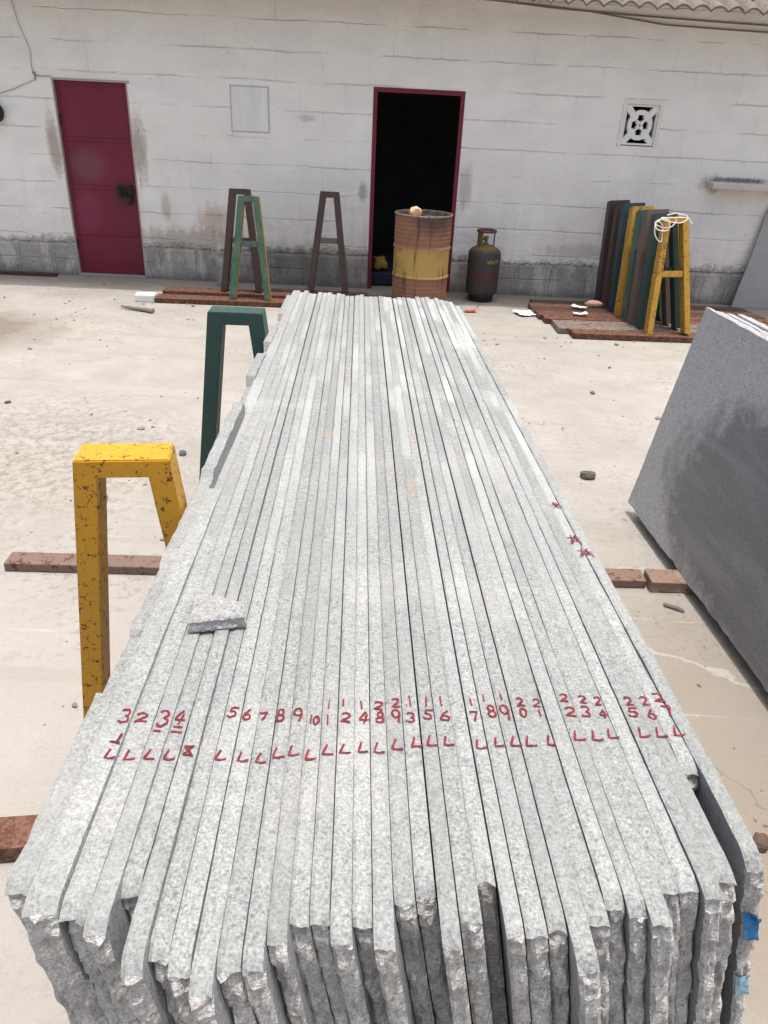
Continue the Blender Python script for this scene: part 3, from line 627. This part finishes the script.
# red paint marks: strokes in a unit box
def arc(cx, cy, rx, ry, a0, a1, n=10): return [(cx + rx*math.cos(R(a0 + (a1 - a0)*i/n)), cy + ry*math.sin(R(a0 + (a1 - a0)*i/n))) for i in range(n + 1)]
G_ = {'0': [arc(.5, .5, .42, .48, 90, 450, 14)], '1': [[(.45, 1), (.55, 0)]], '2': [arc(.45, .72, .4, .28, 160, -30, 8) + [(.05, .05), (.5, .1), (1, .05)]],
 '3': [arc(.4, .75, .42, .25, 150, -80, 8) + arc(.4, .25, .5, .27, 80, -150, 8)], '4': [[(.6, 1), (.1, .4), (.15, .33), (1, .36)], [(.7, .75), (.55, 0)]],
 '5': [[(1, .98), (.25, .92), (.18, .55)] + arc(.42, .3, .45, .28, 110, -150, 9)], '6': [[(.75, 1), (.3, .65), (.1, .3)] + arc(.5, .25, .4, .24, 180, 500, 11)],
 '7': [[(.05, .9), (.5, .95), (.95, .98), (.75, .5), (.6, 0)]], '8': [arc(.5, .74, .32, .25, -60, 300, 12), arc(.5, .25, .42, .26, 90, 450, 12)], '9': [arc(.45, .7, .4, .28, 20, 380, 12) + [(.85, .5), (.75, 0)]],
 'L': [[(.25, 1), (.12, .5), (.02, .06), (.45, .04), (1, .16)]], 'X': [[(.05, .95), (.95, .05)], [(.9, 1), (.1, .1)], [(.2, .95), (.85, 1)], [(.1, .12), (1, .02)]], '=': [[(.1, .9), (.9, .95)], [(0, .1), (1, .15)]], 'T': [[(.7, 1), (.6, .1)], [(0, .1), (1, .05)]],
 '*': [[(0, .45), (.3, .55), (.2, .8)], [(.25, .95), (.45, .5), (.2, .1)], [(.75, .95), (.55, .55), (1, .4)], [(.35, .35), (.6, .3), (.75, .1)], [(.5, .9), (.5, .2)]], '#': [[(.0, .7), (1, .6)], [(.1, .3), (.95, .35)], [(.35, 1), (.25, .05)], [(.55, .9), (.95, .0)], [(.5, .55), (.05, .0)], [(.7, 1), (.6, .2)]]}
MARKS = "B 3 -0.3630 0.8080 0.0160 0.0250;C 2 -0.3410 0.8120 0.0200 0.0180;D 3 -0.3080 0.8120 0.0160 0.0300;D = -0.3110 0.7900 0.0110 0.0120;E 4 -0.2860 0.8180 0.0170 0.0280;E = -0.2840 0.7940 0.0160 0.0120;B T -0.3600 0.7650 0.0150 0.0190;H 5 -0.2110 0.8340 0.0140 0.0210;I 6 -0.1890 0.8310 0.0130 0.0220;J 7 -0.1660 0.8280 0.0130 0.0170;K 8 -0.1390 0.8320 0.0130 0.0250;L 9 -0.1130 0.8320 0.0140 0.0270;M 1 -0.0930 0.8270 0.0040 0.0190;M 0 -0.0850 0.8260 0.0090 0.0160;N 1 -0.0690 0.8570 0.0060 0.0190;N 1 -0.0680 0.8270 0.0060 0.0200;O 1 -0.0480 0.8650 0.0040 0.0150;O 2 -0.0410 0.8350 0.0150 0.0190;P 1 -0.0200 0.8640 0.0050 0.0190;P 4 -0.0140 0.8370 0.0170 0.0250;Q 2 0.0070 0.8640 0.0140 0.0170;Q 8 0.0100 0.8390 0.0130 0.0230;R 2 0.0330 0.8680 0.0130 0.0190;R 9 0.0340 0.8400 0.0140 0.0270;S 1 0.0550 0.8720 0.0040 0.0240;S 3 0.0560 0.8380 0.0130 0.0180;T 1 0.0800 0.8740 0.0040 0.0200;T 5 0.0820 0.8460 0.0150 0.0210;U 1 0.1030 0.8760 0.0030 0.0200;U 6 0.1080 0.8460 0.0160 0.0210;W 1 0.1500 0.8810 0.0030 0.0160;W 7 0.1520 0.8510 0.0120 0.0200;X 1 0.1710 0.8920 0.0030 0.0140;X 8 0.1800 0.8640 0.0130 0.0240;Y 1 0.1980 0.8940 0.0030 0.0140;Y 9 0.2010 0.8610 0.0150 0.0320;Z 2 0.2270 0.8850 0.0120 0.0180;Z 0 0.2290 0.8630 0.0110 0.0180;AA 2 0.2540 0.8890 0.0120 0.0180;AA 1 0.2550 0.8670 0.0030 0.0160;AC 2 0.2980 0.8990 0.0130 0.0160;AC 2 0.3020 0.8680 0.0170 0.0200;AD 2 0.3270 0.8980 0.0130 0.0160;AD 3 0.3270 0.8720 0.0140 0.0220;AE 2 0.3510 0.8960 0.0110 0.0180;AE 4 0.3530 0.8690 0.0140 0.0170;AG 2 0.3990 0.8970 0.0130 0.0180;AG 5 0.3990 0.8730 0.0160 0.0200;AH 2 0.4260 0.9030 0.0140 0.0190;AH 6 0.4290 0.8750 0.0140 0.0200;AJ 2 0.4520 0.9120 0.0200 0.0190;AJ 7 0.4560 0.8830 0.0160 0.0250;B L -0.3590 0.7360 0.0150 0.0180;C L -0.3350 0.7410 0.0150 0.0180;D L -0.3060 0.7410 0.0150 0.0180;E L -0.2810 0.7460 0.0150 0.0180;F X -0.2560 0.7500 0.0150 0.0180;H L -0.2090 0.7490 0.0150 0.0180;I L -0.1790 0.7480 0.0150 0.0180;J L -0.1530 0.7490 0.0150 0.0180;K L -0.1310 0.7600 0.0160 0.0180;L L -0.1100 0.7600 0.0150 0.0190;M L -0.0860 0.7590 0.0150 0.0190;N L -0.0610 0.7670 0.0160 0.0190;O L -0.0370 0.7720 0.0160 0.0180;P L -0.0120 0.7770 0.0150 0.0190;Q L 0.0110 0.7770 0.0150 0.0190;R L 0.0370 0.7830 0.0160 0.0190;S L 0.0650 0.7900 0.0160 0.0190;T L 0.0870 0.7920 0.0160 0.0200;U L 0.1110 0.7950 0.0160 0.0190;W L 0.1580 0.7950 0.0160 0.0190;X L 0.1850 0.8000 0.0160 0.0190;Y L 0.2100 0.8020 0.0160 0.0200;Z L 0.2320 0.8040 0.0160 0.0200;AA L 0.2640 0.8100 0.0160 0.0200;AC L 0.3050 0.8180 0.0170 0.0210;AD L 0.3330 0.8220 0.0160 0.0210;AE L 0.3580 0.8280 0.0170 0.0200;AG L 0.4040 0.8310 0.0160 0.0210;AH L 0.4330 0.8370 0.0170 0.0210;AJ L 0.4600 0.8410 0.0170 0.0210"
redm = Mt('red_paint', .6, .3); rv = redm.objr(); redm.color(redm.mix(redm.step(redm.noise(rv, 70, 4, .6), .35, .65), (.10, .006, .011), (.22, .012, .022)))
rsk = random.Random(5); acc = {}
def mark(key, ch, cx, cy, w, h, wd=.0035):
    o, org, z_at = SLABS[key]
    rot = rsk.uniform(-.10, .10); c, s = math.cos(rot), math.sin(rot)
    nm = {'L': 'red_tick', 'X': 'red_cross', '=': 'red_dash', '*': 'red_scribble', '#': 'red_scribble', 'T': 'red_sign'}.get(ch, 'red_digit')
    m = MB()
    for st in G_[ch]:
        if ch == '=' : m = MB()
        pts = []
        for u, v in st:
            X, Y = (u - .5)*w, (v - .5)*h; pts.append(Vector((cx + X*c - Y*s + rsk.uniform(-.0006, .0006), cy + X*s + Y*c + rsk.uniform(-.0008, .0008), 0)))
        fine = []
        for p, q in zip(pts, pts[1:]):
            k = max(1, int((q - p).length/.003)); fine += [p + (q - p)*i/k for i in range(k)]
        fine.append(pts[-1]); vs = []; n = len(fine)
        for i, p in enumerate(fine):
            t = (fine[min(i+1, n-1)] - fine[max(i-1, 0)]).normalized(); nn = Vector((-t.y, t.x, 0)); ww = wd*(.62 + .55*rsk.random())*(.8 if ch in '1' else 1)
            for sg in (-.5, .5):
                q = p + nn*ww*sg; q.z = z_at(p.x, p.y) + .0017; vs.append(q - org)
        m.add(vs, [(2*i, 2*i+1, 2*i+3, 2*i+2) for i in range(n - 1)])
        if ch == '=': m.obj(nm, redm.m, o)
    if ch != '=': m.obj(nm, redm.m, o)
for row in MARKS.split(';'):
    k, ch, x, y, w_, h_ = row.split(); mark(k, ch, float(x), float(y), float(w_), float(h_))
mark('AJ', '*', .4065, 1.563, .030, .036, .0026); mark('AJ', '#', .416, 1.405, .028, .040, .0028); mark('AI', '#', .4285, 1.352, .032, .036, .0028)
def tape():
    o, org, z = SLABS['AI']; 
    # blue tape wrapped on the near end of the outermost slab
    for (z0, z1, c, name) in ((.935, .985, (.008, .13, .30), 'blue_tape'), (.80, .845, (.22, .36, .45), 'blue_paint_smear')):
        m = MB(); vs = []; n = 12; end_pt, tl, tr = ENDS['AI']
        for i in range(n):
            for j in range(5):
                zz = z0 + (z1 - z0)*i/(n - 1) + (.004*nz(j*.9, 3, z0) if i in (0, n - 1) else 0); vs.append(end_pt(zz, tl + .0006 + (tr - tl - .0012)*j/4))
        m.add([Vector(v) - org for v in vs], [(i*5 + j, i*5 + j + 1, i*5 + j + 6, i*5 + j + 5) for i in range(n - 1) for j in range(4)])
        m.obj(name, simple(name, c, .45), o)
tape()

# stone offcut lying on the stack
def chip():
    bm = bmesh.new(); nx, ny = 22, 18
    P = lambda u, v: Vector((-.322, 1.012, 0))*(1-u)*(1-v) + Vector((-.230, 1.036, 0))*u*(1-v) + Vector((-.241, 1.075, 0))*u*v + Vector((-.333, 1.100, 0))*(1-u)*v
    m = MB(); vs = []; fs = []; zl = 1.0925; layers = 6
    for k in range(layers):
        for j in range(ny + 1):
            for i in range(nx + 1):
                u, v = i/nx, j/ny; p = P(u, v); c = P(.5, .5); edge = max(abs(u-.5), abs(v-.5)) > .499
                if edge: p = p + (p - c).normalized()*(.003*nz(p.x*60, p.y*60, k*.9) + .002*math.sin(k*1.4) + .0025*nz(p.x*150, k*2., p.y*150))
                p.z = zl + .026*k/(layers - 1)
                if k == layers - 1: p.z += .0025*nz(p.x*40, p.y*40) + .0014*nz(p.x*130, p.y*130) - (.0035 if edge else 0)
                vs.append(p)
    W = (nx + 1); Q = W*(ny + 1); T = (layers - 1)*Q
    for j in range(ny):
        for i in range(nx): a = j*W + i; fs.append((T+a, T+a+1, T+a+W+1, T+a+W)); fs.append((a+W, a+W+1, a+1, a))
    for k in range(layers - 1):
        for i in range(nx):
            a = k*Q + i; fs.append((a, a+1, a+1+Q, a+Q)); b = k*Q + ny*W + i; fs.append((b+1, b, b+Q, b+1+Q))
        for j in range(ny):
            a = k*Q + j*W; fs.append((a+W, a, a+Q, a+W+Q)); b = a + nx; fs.append((b, b+W, b+W+Q, b+Q))
    c = Vector((-.282, 1.055, zl)); nt_ = 2*nx*ny; co = tag(mesh_obj('stone_offcut', [v - c for v in vs], fs, None, loc=c, mats=[granite('offcut_granite', .66, streak=False, tint=(.98, 1, .99)).m, CLEFT], fmat=[0]*nt_ + [1]*(len(fs) - nt_)), 'small rough stone offcut lying loose on top of the big granite stack', 'stone')
    bm = bmesh.new(); bm.from_mesh(co.data); bmesh.ops.recalc_face_normals(bm, faces=bm.faces[:]); bm.to_mesh(co.data); bm.free()
chip()

# ------------------------------------------------------------------ dark slabs at the right
def dark_face():
    m = Mt('polished_dark_granite', .3, .5); o = m.obj(); v = m.objr()
    n = m.noise(v, 210, 3, .65); n2 = m.noise(v, 60, 3); n3 = m.noise(v, 3, 5, .65)
    c = m.ramp(n, [(.34, (.16, .164, .175)), (.48, (.32, .326, .34)), (.64, (.48, .486, .495))]); c = m.mix(m.step(n2, .4, .7), c, m.mix(.3, c, (.10, .104, .112)))
    # water soaked into the face
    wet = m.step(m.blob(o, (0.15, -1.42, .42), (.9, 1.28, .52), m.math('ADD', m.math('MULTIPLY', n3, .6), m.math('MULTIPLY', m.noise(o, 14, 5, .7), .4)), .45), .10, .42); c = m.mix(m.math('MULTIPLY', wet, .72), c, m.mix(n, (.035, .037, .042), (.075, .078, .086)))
    du = m.noise(m.map(o, (3, 1.4, 6)), 1, 5, .7, .6); c = m.mix(m.math('MULTIPLY', m.step(du, .5, .75), .3), c, (.36, .36, .37))
    m.color(c); m.rough(m.math('ADD', .30, m.math('MULTIPLY', n3, .3))); return m.m
def dark_slabs():
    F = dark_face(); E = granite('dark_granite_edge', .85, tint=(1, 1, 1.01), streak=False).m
    bf, bn = Vector((1.328, 3.62, .058)), Vector((1.548, 1.0, .058)); up = Vector((.172, .02, 1.065)); d = (bn - bf); L = d.length; d.normalize()
    nrm = d.cross(up).normalized()
    if nrm.x < 0: nrm = -nrm
    for q in range(9):
        th = .020; off = nrm*q*.0265 + Vector((0, rs.uniform(-.03, .03) - .008*q, 0)); hk = 1 + rs.uniform(-.006, .006)
        per = []; N = 40
        for k in range(N): per.append((.006*nz(k/N*3, q*3.) + .003*nz(k*.9, q), k/N))             # far edge going up
        for k in range(70): per.append((L*k/70, 1 + .003*nz(k*.5, q*2.)))
        for k in range(12): per.append((L, 1 - k/12))
        for k in range(60): per.append((L*(1 - k/60), 0 + .012*nz(k*.25, q*5.) + .006*nz(k*.9, q)))
        vs = []; fs = []; fm = []; org = bf + off; n = len(per)
        for s, h in per:
            for t in (0, .0015, th*.5, th - .0015, th):
                r = .0025 if t in (0, th) else .0015*nz(s*60, h*60, t*300)
                inset = (d*(r if s < .1 else 0)) + up*(-r if h > .9 else 0)
                vs.append(d*s + up*h*hk + nrm*t + inset)
        for a in range(n):
            b = (a + 1) % n
            for k in range(4): fs.append((a*5 + k, a*5 + k + 1, b*5 + k + 1, b*5 + k)); fm.append(1)
        fs.append(tuple(a*5 for a in range(n))); fm.append(0); fs.append(tuple(a*5 + 4 for a in reversed(range(n)))); fm.append(0)
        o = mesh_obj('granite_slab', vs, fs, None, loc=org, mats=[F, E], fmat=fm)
        bm = bmesh.new(); bm.from_mesh(o.data); bmesh.ops.recalc_face_normals(bm, faces=bm.faces[:]); bm.to_mesh(o.data); bm.free()
        lb = ['dark grey polished slab whose whole damp face shows at the front of the right stack', 'dark grey slab second in the right stack, just behind the damp faced front one',
              'dark grey slab third from the damp face in the right stack', 'dark grey slab fourth from the damp face in the right stack', 'dark grey slab fifth from the damp face in the right stack',
              'dark grey slab sixth from the damp face in the right stack', 'dark grey slab seventh from the damp face in the right stack', 'dark grey slab eighth from the damp face in the right stack', 'dark grey slab ninth from the damp face in the right stack'][q]
        THING(o); tag(o, lb, 'granite slab', 'dark polished slabs in the right stack')
    m = MB(); x0, x1, y0, y1, z1 = 1.232, 2.6, -.058, .058, .056
    m.box(x0, x1, y0, y1, 0, z1, .006)
    b = m.obj('support_beam', rusty_paint('rusty_box_section', (.23, .16, .115), .55, (.34, .27, .205)), None, (0, 2.942, 0)); b.rotation_euler = (0, 0, .03); b.location = (0.0, 2.872, 0)
    tag(b, 'rusty box section end poking out from under the dark polished slabs', 'beam')
    # pale slab leaning on the wall
    m = MB(); vs = []; per = [(-.04, 0), (0, .25), (.05, .5), (.09, .78), (.12, 1.0), (.15, 1.10), (1.6, 1.10), (1.6, 0)]; fs = []
    for u, h in per:
        for t in (0, .02): 
            p = on_wall(4.0 + u, .13 - .10*h/1.07 + .0 + (.02 if t == 0 else 0), h + .003); vs.append(p)
    n = len(per)
    for a in range(n): b2 = (a + 1) % n; fs.append((2*a, 2*a + 1, 2*b2 + 1, 2*b2))
    fs.append(tuple(2*a for a in range(n))); fs.append(tuple(2*a + 1 for a in reversed(range(n)))); c = on_wall(4.7, .13)
    tag(THING(mesh_obj('granite_slab', [Vector(v) - c for v in vs], fs, granite('plain_grey_granite', .80, rough_stone=False, streak=False, tint=(1, .985, .97)).m, loc=c)), 'single grey slab leaning against the white wall beneath the ledge', 'granite slab')
dark_slabs()

# ------------------------------------------------------------------ drum and gas cylinder
def drum():
    t = tag(empty('oil_drum', (.259, 8.33, 0)), 'open rusty oil drum with a yellow middle band in front of the doorway', 'drum')
    m = Mt('drum_paint', .7, .3); o = m.obj(); x, y, z = m.xyz(o); n1 = m.noise(o, 6, 6, .65); n2 = m.noise(o, 30, 4, .6)
    ang = m.math('ARCTAN2', y, x)
    red = m.mix(n1, (.18, .080, .048), (.36, .19, .11)); yel = m.mix(n1, (.38, .235, .06), (.52, .36, .12))
    zb = m.math('ADD', z, m.math('MULTIPLY', m.math('SUBTRACT', n2, .5), .02))
    c = m.mix(m.math('MULTIPLY', m.step(zb, .322, .328), m.step(zb, .618, .612)), red, yel)
    c = m.mix(m.math('MULTIPLY', m.step(n1, .48, .62), .65), c, (.24, .12, .075))
    dv = m.add('ShaderNodeCombineXYZ', {0: m.math('MULTIPLY', ang, 4.2), 1: 0., 2: m.math('MULTIPLY', z, 1.6)}); dr = m.noise(dv, 1, 4, .6, .5)
    c = m.mix(m.math('MULTIPLY', m.step(dr, .56, .68), .75), c, (.06, .035, .025))
    c = m.mix(m.math('MULTIPLY', m.blob(o, (.12, -.28, .92), (.28, .3, .2), n1, .5), .75), c, (.05, .04, .035))
    m.color(c); m.bump(n2, .25, .004); r = .295
    pr = [(.0, .012), (r - .015, .012), (r - .003, .0), (r + .004, .004), (r + .004, .016), (r, .022)]
    zz = .03
    while zz < .92:
        k = 0
        for c0 in (.32, .615): k = max(k, .013*max(0, 1 - abs(zz - c0)/.022))
        if zz > .66 or zz < .28: k += .0035*(.5 + .5*math.sin(zz*2*math.pi/.042))
        pr.append((r + k, zz)); zz += .006
    pr += [(r, .925)]
    q = MB(); q.lathe(pr, 56); b = q.obj('body', m.m, t, smooth=True)
    q = MB(); q.lathe([(r, .92), (r + .009, .926), (r + .010, .938), (r + .002, .944), (r - .008, .938), (r - .010, .92), (r - .012, .80), (r - .014, .5)], 56); q.obj('rim', rusty_paint('rim_rust', (.20, .16, .13), .7), t, smooth=True)
    q = MB(); vs = []; fs = []; n = 40; rings = 8
    for i in range(rings + 1):
        for k in range(n): a = 2*math.pi*k/n; rr = (r - .012)*i/rings; vs.append((rr*math.cos(a), rr*math.sin(a), .90 + .03*nz(rr*9*math.cos(a), rr*9*math.sin(a))))
    for i in range(rings):
        for k in range(n): k2 = (k+1) % n; fs.append((i*n + k, (i+1)*n + k, (i+1)*n + k2, i*n + k2))
    q.add(vs, fs); q.obj('sooty_filling', simple('ash', (.06, .055, .05), .95, .7, 30), t)
    s = stone_mb(.058, .05, .05, 4.2, 3, .3); so_ = s.obj('waste_lump', simple('orange_lump', (.75, .42, .24), .85, .35, 12), None, (.165, 8.16, .915), True); tag(so_, 'pale orange lump lying on the rubbish in the oil drum', 'lump')
drum()
def cylinder():
    t = tag(empty('gas_cylinder', (.975, 8.70, 0), (0, 0, R(-20))), 'grimy dark gas cylinder with a yellowish neck standing by the doorway', 'gas cylinder')
    m = Mt('cylinder_paint', .65, .3); o = m.obj(); z = m.xyz(o)[2]; n1 = m.noise(o, 9, 6, .65); n2 = m.noise(o, 40, 3)
    zb = m.math('ADD', z, m.math('MULTIPLY', m.math('SUBTRACT', n1, .5), .05))
    c = m.mix(n1, (.022, .021, .021), (.075, .07, .066))
    c = m.mix(m.math('MULTIPLY', m.step(zb, .19, .21), m.step(zb, .345, .33)), c, m.mix(n1, (.045, .022, .018), (.095, .05, .042)))
    c = m.mix(m.step(zb, .545, .575), c, m.mix(n1, (.16, .105, .03), (.10, .06, .025)))
    c = m.mix(m.math('MULTIPLY', m.step(n2, .6, .75), .4), c, (.14, .12, .10)); m.color(c); m.bump(n1, .2, .006)
    r = .180; q = MB(); pr = [(0, .05), (.10, .05), (.15, .065), (r, .11)] + [(r, z_) for z_ in (.2, .3, .305, .31, .4, .5)] + [(r*math.cos(R(a)), .505 + .105*math.sin(R(a))) for a in range(10, 90, 10)] + [(0, .612)]
    q.lathe(pr, 40); b = q.obj('body', m.m, t, smooth=True)
    q = MB(); q.lathe([(.13, 0), (.136, .0), (.140, .075), (.134, .075)], 36); q.obj('foot_ring', darkmetal, t)
    ym = rusty_paint('neck_yellow', (.17, .12, .04), .65)
    q = MB()
    for a0, a1 in ((195, 262), (20, 40)): 
        pr2 = [(.094, .585), (.098, .755), (.092, .755), (.088, .585)]; q = MB(); q.lathe(pr2, 10, a0=R(a0), a1=R(a1), closed=False); q.obj('neck_strut', ym, t)
    q = MB(); q.lathe([(.093, .735), (.108, .735), (.112, .748), (.106, .762), (.093, .756), (.093, .735)], 36); q.obj('hand_ring', rusty_paint('ring_rust', (.10, .06, .03), .8), t, smooth=True)
    q = MB(); q.lathe([(.03, .6), (.03, .625), (.018, .63), (.018, .67), (.026, .672), (.026, .695), (0, .70)], 16); q.tube([(0, 0, .66), (-.05, 0, .665)], .012); q.obj('valve', simple('brass', (.16, .12, .05), .5), t)
    # faded yellow lettering, illegible
    q = MB(); rr = random.Random(2)
    for k in range(6):
        a0 = R(-82 + k*8.0 + 20)
        for s_ in range(3):
            a = a0 + R(s_*2.1); z0 = .43 + rr.uniform(-.01, .01); z1 = z0 + .035*rr.uniform(.5, 1); a2 = a + R(rr.uniform(-2, 2)); w2 = R(.9); vs = []
            for aa, zz in ((a - w2, z0), (a + w2, z0), (a2 + w2, z1), (a2 - w2, z1)): vs.append(((r + .0015)*math.cos(aa), (r + .0015)*math.sin(aa), zz))
            q.add(vs, [(0, 1, 2, 3)])
    q.obj('faded_lettering', simple('faded_yellow', (.30, .22, .06), .8, .5, 40), t)
cylinder()

# ------------------------------------------------------------------ odds and ends on the ground
def put(mb, name, mat, loc, label, cat, group=None, rz=0, smooth=False):
    o = mb.obj(name, mat, None, loc, smooth); o.rotation_euler = (0, 0, rz); return tag(o, label, cat, group)
put(MB().box(-.10, .10, -.07, .07, 0, .075, .012), 'white_block', simple('white_foam', (.78, .78, .77), .8, .06), (-2.60, 7.86, .001), 'white block lying at the end of the rusty rails by the red door', 'block', rz=.1)
m = MB(); pts = []; rr = []
for i in range(15): u = i/14; pts.append((-.18 + .36*u, .05 - .13*u + .008*nz(u*6, 2), .024 + .004*nz(u*8, 5))); rr.append(.020*(.55 + .75*u)*(1 + .15*nz(u*9, 9)))
m.tube(pts, .02, 10, rr); put(m, 'stick', simple('grey_stick', (.23, .21, .18), .9, .25, 30), (-2.555, 7.44, 0), 'short grey stick on the concrete in front of the white block', 'stick')
put(stone_mb(.045, .035, .022, 1.0), 'rag', simple('dark_rag', (.10, .09, .075), .95, .5, 60), (1.205, 4.05, 0), 'dark crumpled scrap on bare concrete between the two stacks', 'litter', smooth=False)
put(stone_mb(.05, .012, .008, 3.0, 2), 'stone_shard', simple('shard_grey', (.13, .12, .11), .9), (1.305, 2.73, 0), 'thin dark sliver on the concrete just before the rusty box section', 'stone', rz=-.5)
for lb, x, y, r_, c in [('tiny dark pebble on the concrete just above the yellow trestle', -1.23, 4.09, .028, (.10, .10, .105)), ('dark pebble alone on the left concrete', -2.61, 4.78, .02, (.12, .11, .1)), ('pale pebble in front of the trestle row', 2.13, 7.05, .022, (.2, .18, .16)),
        ('small grey stone left of the yellow trestle', -1.50, 3.46, .045, (.22, .21, .19)), ('pebble close to the top of the dark right stack', 1.58, 5.6, .024, (.15, .14, .12)), ('tiny stone between the yellow trestle and its left rail end', -1.05, 1.95, .012, (.2, .18, .16)), ('brown pebble by the outermost slab of the big stack', 1.18, 1.52, .03, (.10, .07, .055))]:
    put(stone_mb(r_, r_*.7, r_*.45, x*7), 'pebble', simple('pebble_stone', c, .9, .3, 60), (x, y, 0), lb, 'stone', rz=x)
def paper(sx, sy, loc, label, mat, rz, seed):
    vs = []; fs = []; n = 9
    for i in range(n):
        for j in range(n): u, v = i/(n-1) - .5, j/(n-1) - .5; vs.append((u*sx, v*sy, .012 + .02*abs(nz(u*3 + seed, v*3)) + .01*abs(u*2)))
    for i in range(n - 1):
        for j in range(n - 1): fs.append((i*n + j, (i+1)*n + j, (i+1)*n + j + 1, i*n + j + 1))
    o = mesh_obj('paper_scrap', vs, fs, mat, None, loc); o.rotation_euler = (0, 0, rz)
    md = o.modifiers.new('solid', 'SOLIDIFY'); md.thickness = .002
    tag(o, label, 'litter')
white = simple('white_paper', (.82, .82, .82), .8, .05)
paper(.26, .20, (1.43, 8.10, .0), 'white paper sheet on the ground beside the ends of the rusty rails', white, .4, 1)
paper(.15, .06, (1.95, 7.92, .065), 'white paper scrap lying on the rusty rails', white, .1, 4)
paper(.16, .08, (2.00, 8.22, .065), 'torn curled paper scrap lying farther back on the rusty rails', white, -.6, 7)
paper(.13, .07, (.815, 8.08, .0), 'small red wrapper on the concrete before the gas cylinder', simple('red_wrapper', (.55, .07, .05), .6, .4, 30), .2, 9)
put(stone_mb(.09, .05, .035, 8.1), 'rag', simple('pink_rag', (.45, .27, .21), .9, .3, 20), (2.19, 8.36, .06), 'pinkish crumpled rag on the rails by the foot of the darkest trestle', 'litter', smooth=True)
put(stone_mb(.07, .06, .16, 5.3), 'stone', simple('grey_lump', (.30, .29, .28), .9, .2, 15), on_wall(-1.98, .22), 'grey stone lump at the wall foot beside the dark brown trestle', 'stone')
m = MB(); m.box(-.5, .28, -.03, .03, 0, .04, .006); put(m, 'iron_bar', RUSTB, on_wall(-4.2, .12), 'rusty iron bar lying along the wall foot left of the red door', 'bar', rz=PSI)
# things just inside the doorway
put(stone_mb(.085, .07, .08, 2.7, 3, .5), 'plastic_bag', simple('yellow_bag', (.28, .20, .03), .5, .4, 9), on_wall(-.20, -.30, .16), 'crumpled yellow bag inside the doorway left of the drum', 'bag', smooth=True)
put(MB().box(-.20, .16, -.15, .15, 0, .15, .02), 'crate', simple('blue_crate', (.014, .022, .04), .6), on_wall(-.12, -.32, .007), 'dark blue crate inside the doorway under the yellow bag', 'crate', rz=.1)
put(stone_mb(.03, .025, .015, 6.6), 'pebble', simple('pebble_dark', (.09, .085, .08), .9), (-2.42, 8.02, .0), 'dark crumb of stone on the ground just above the white block', 'stone')
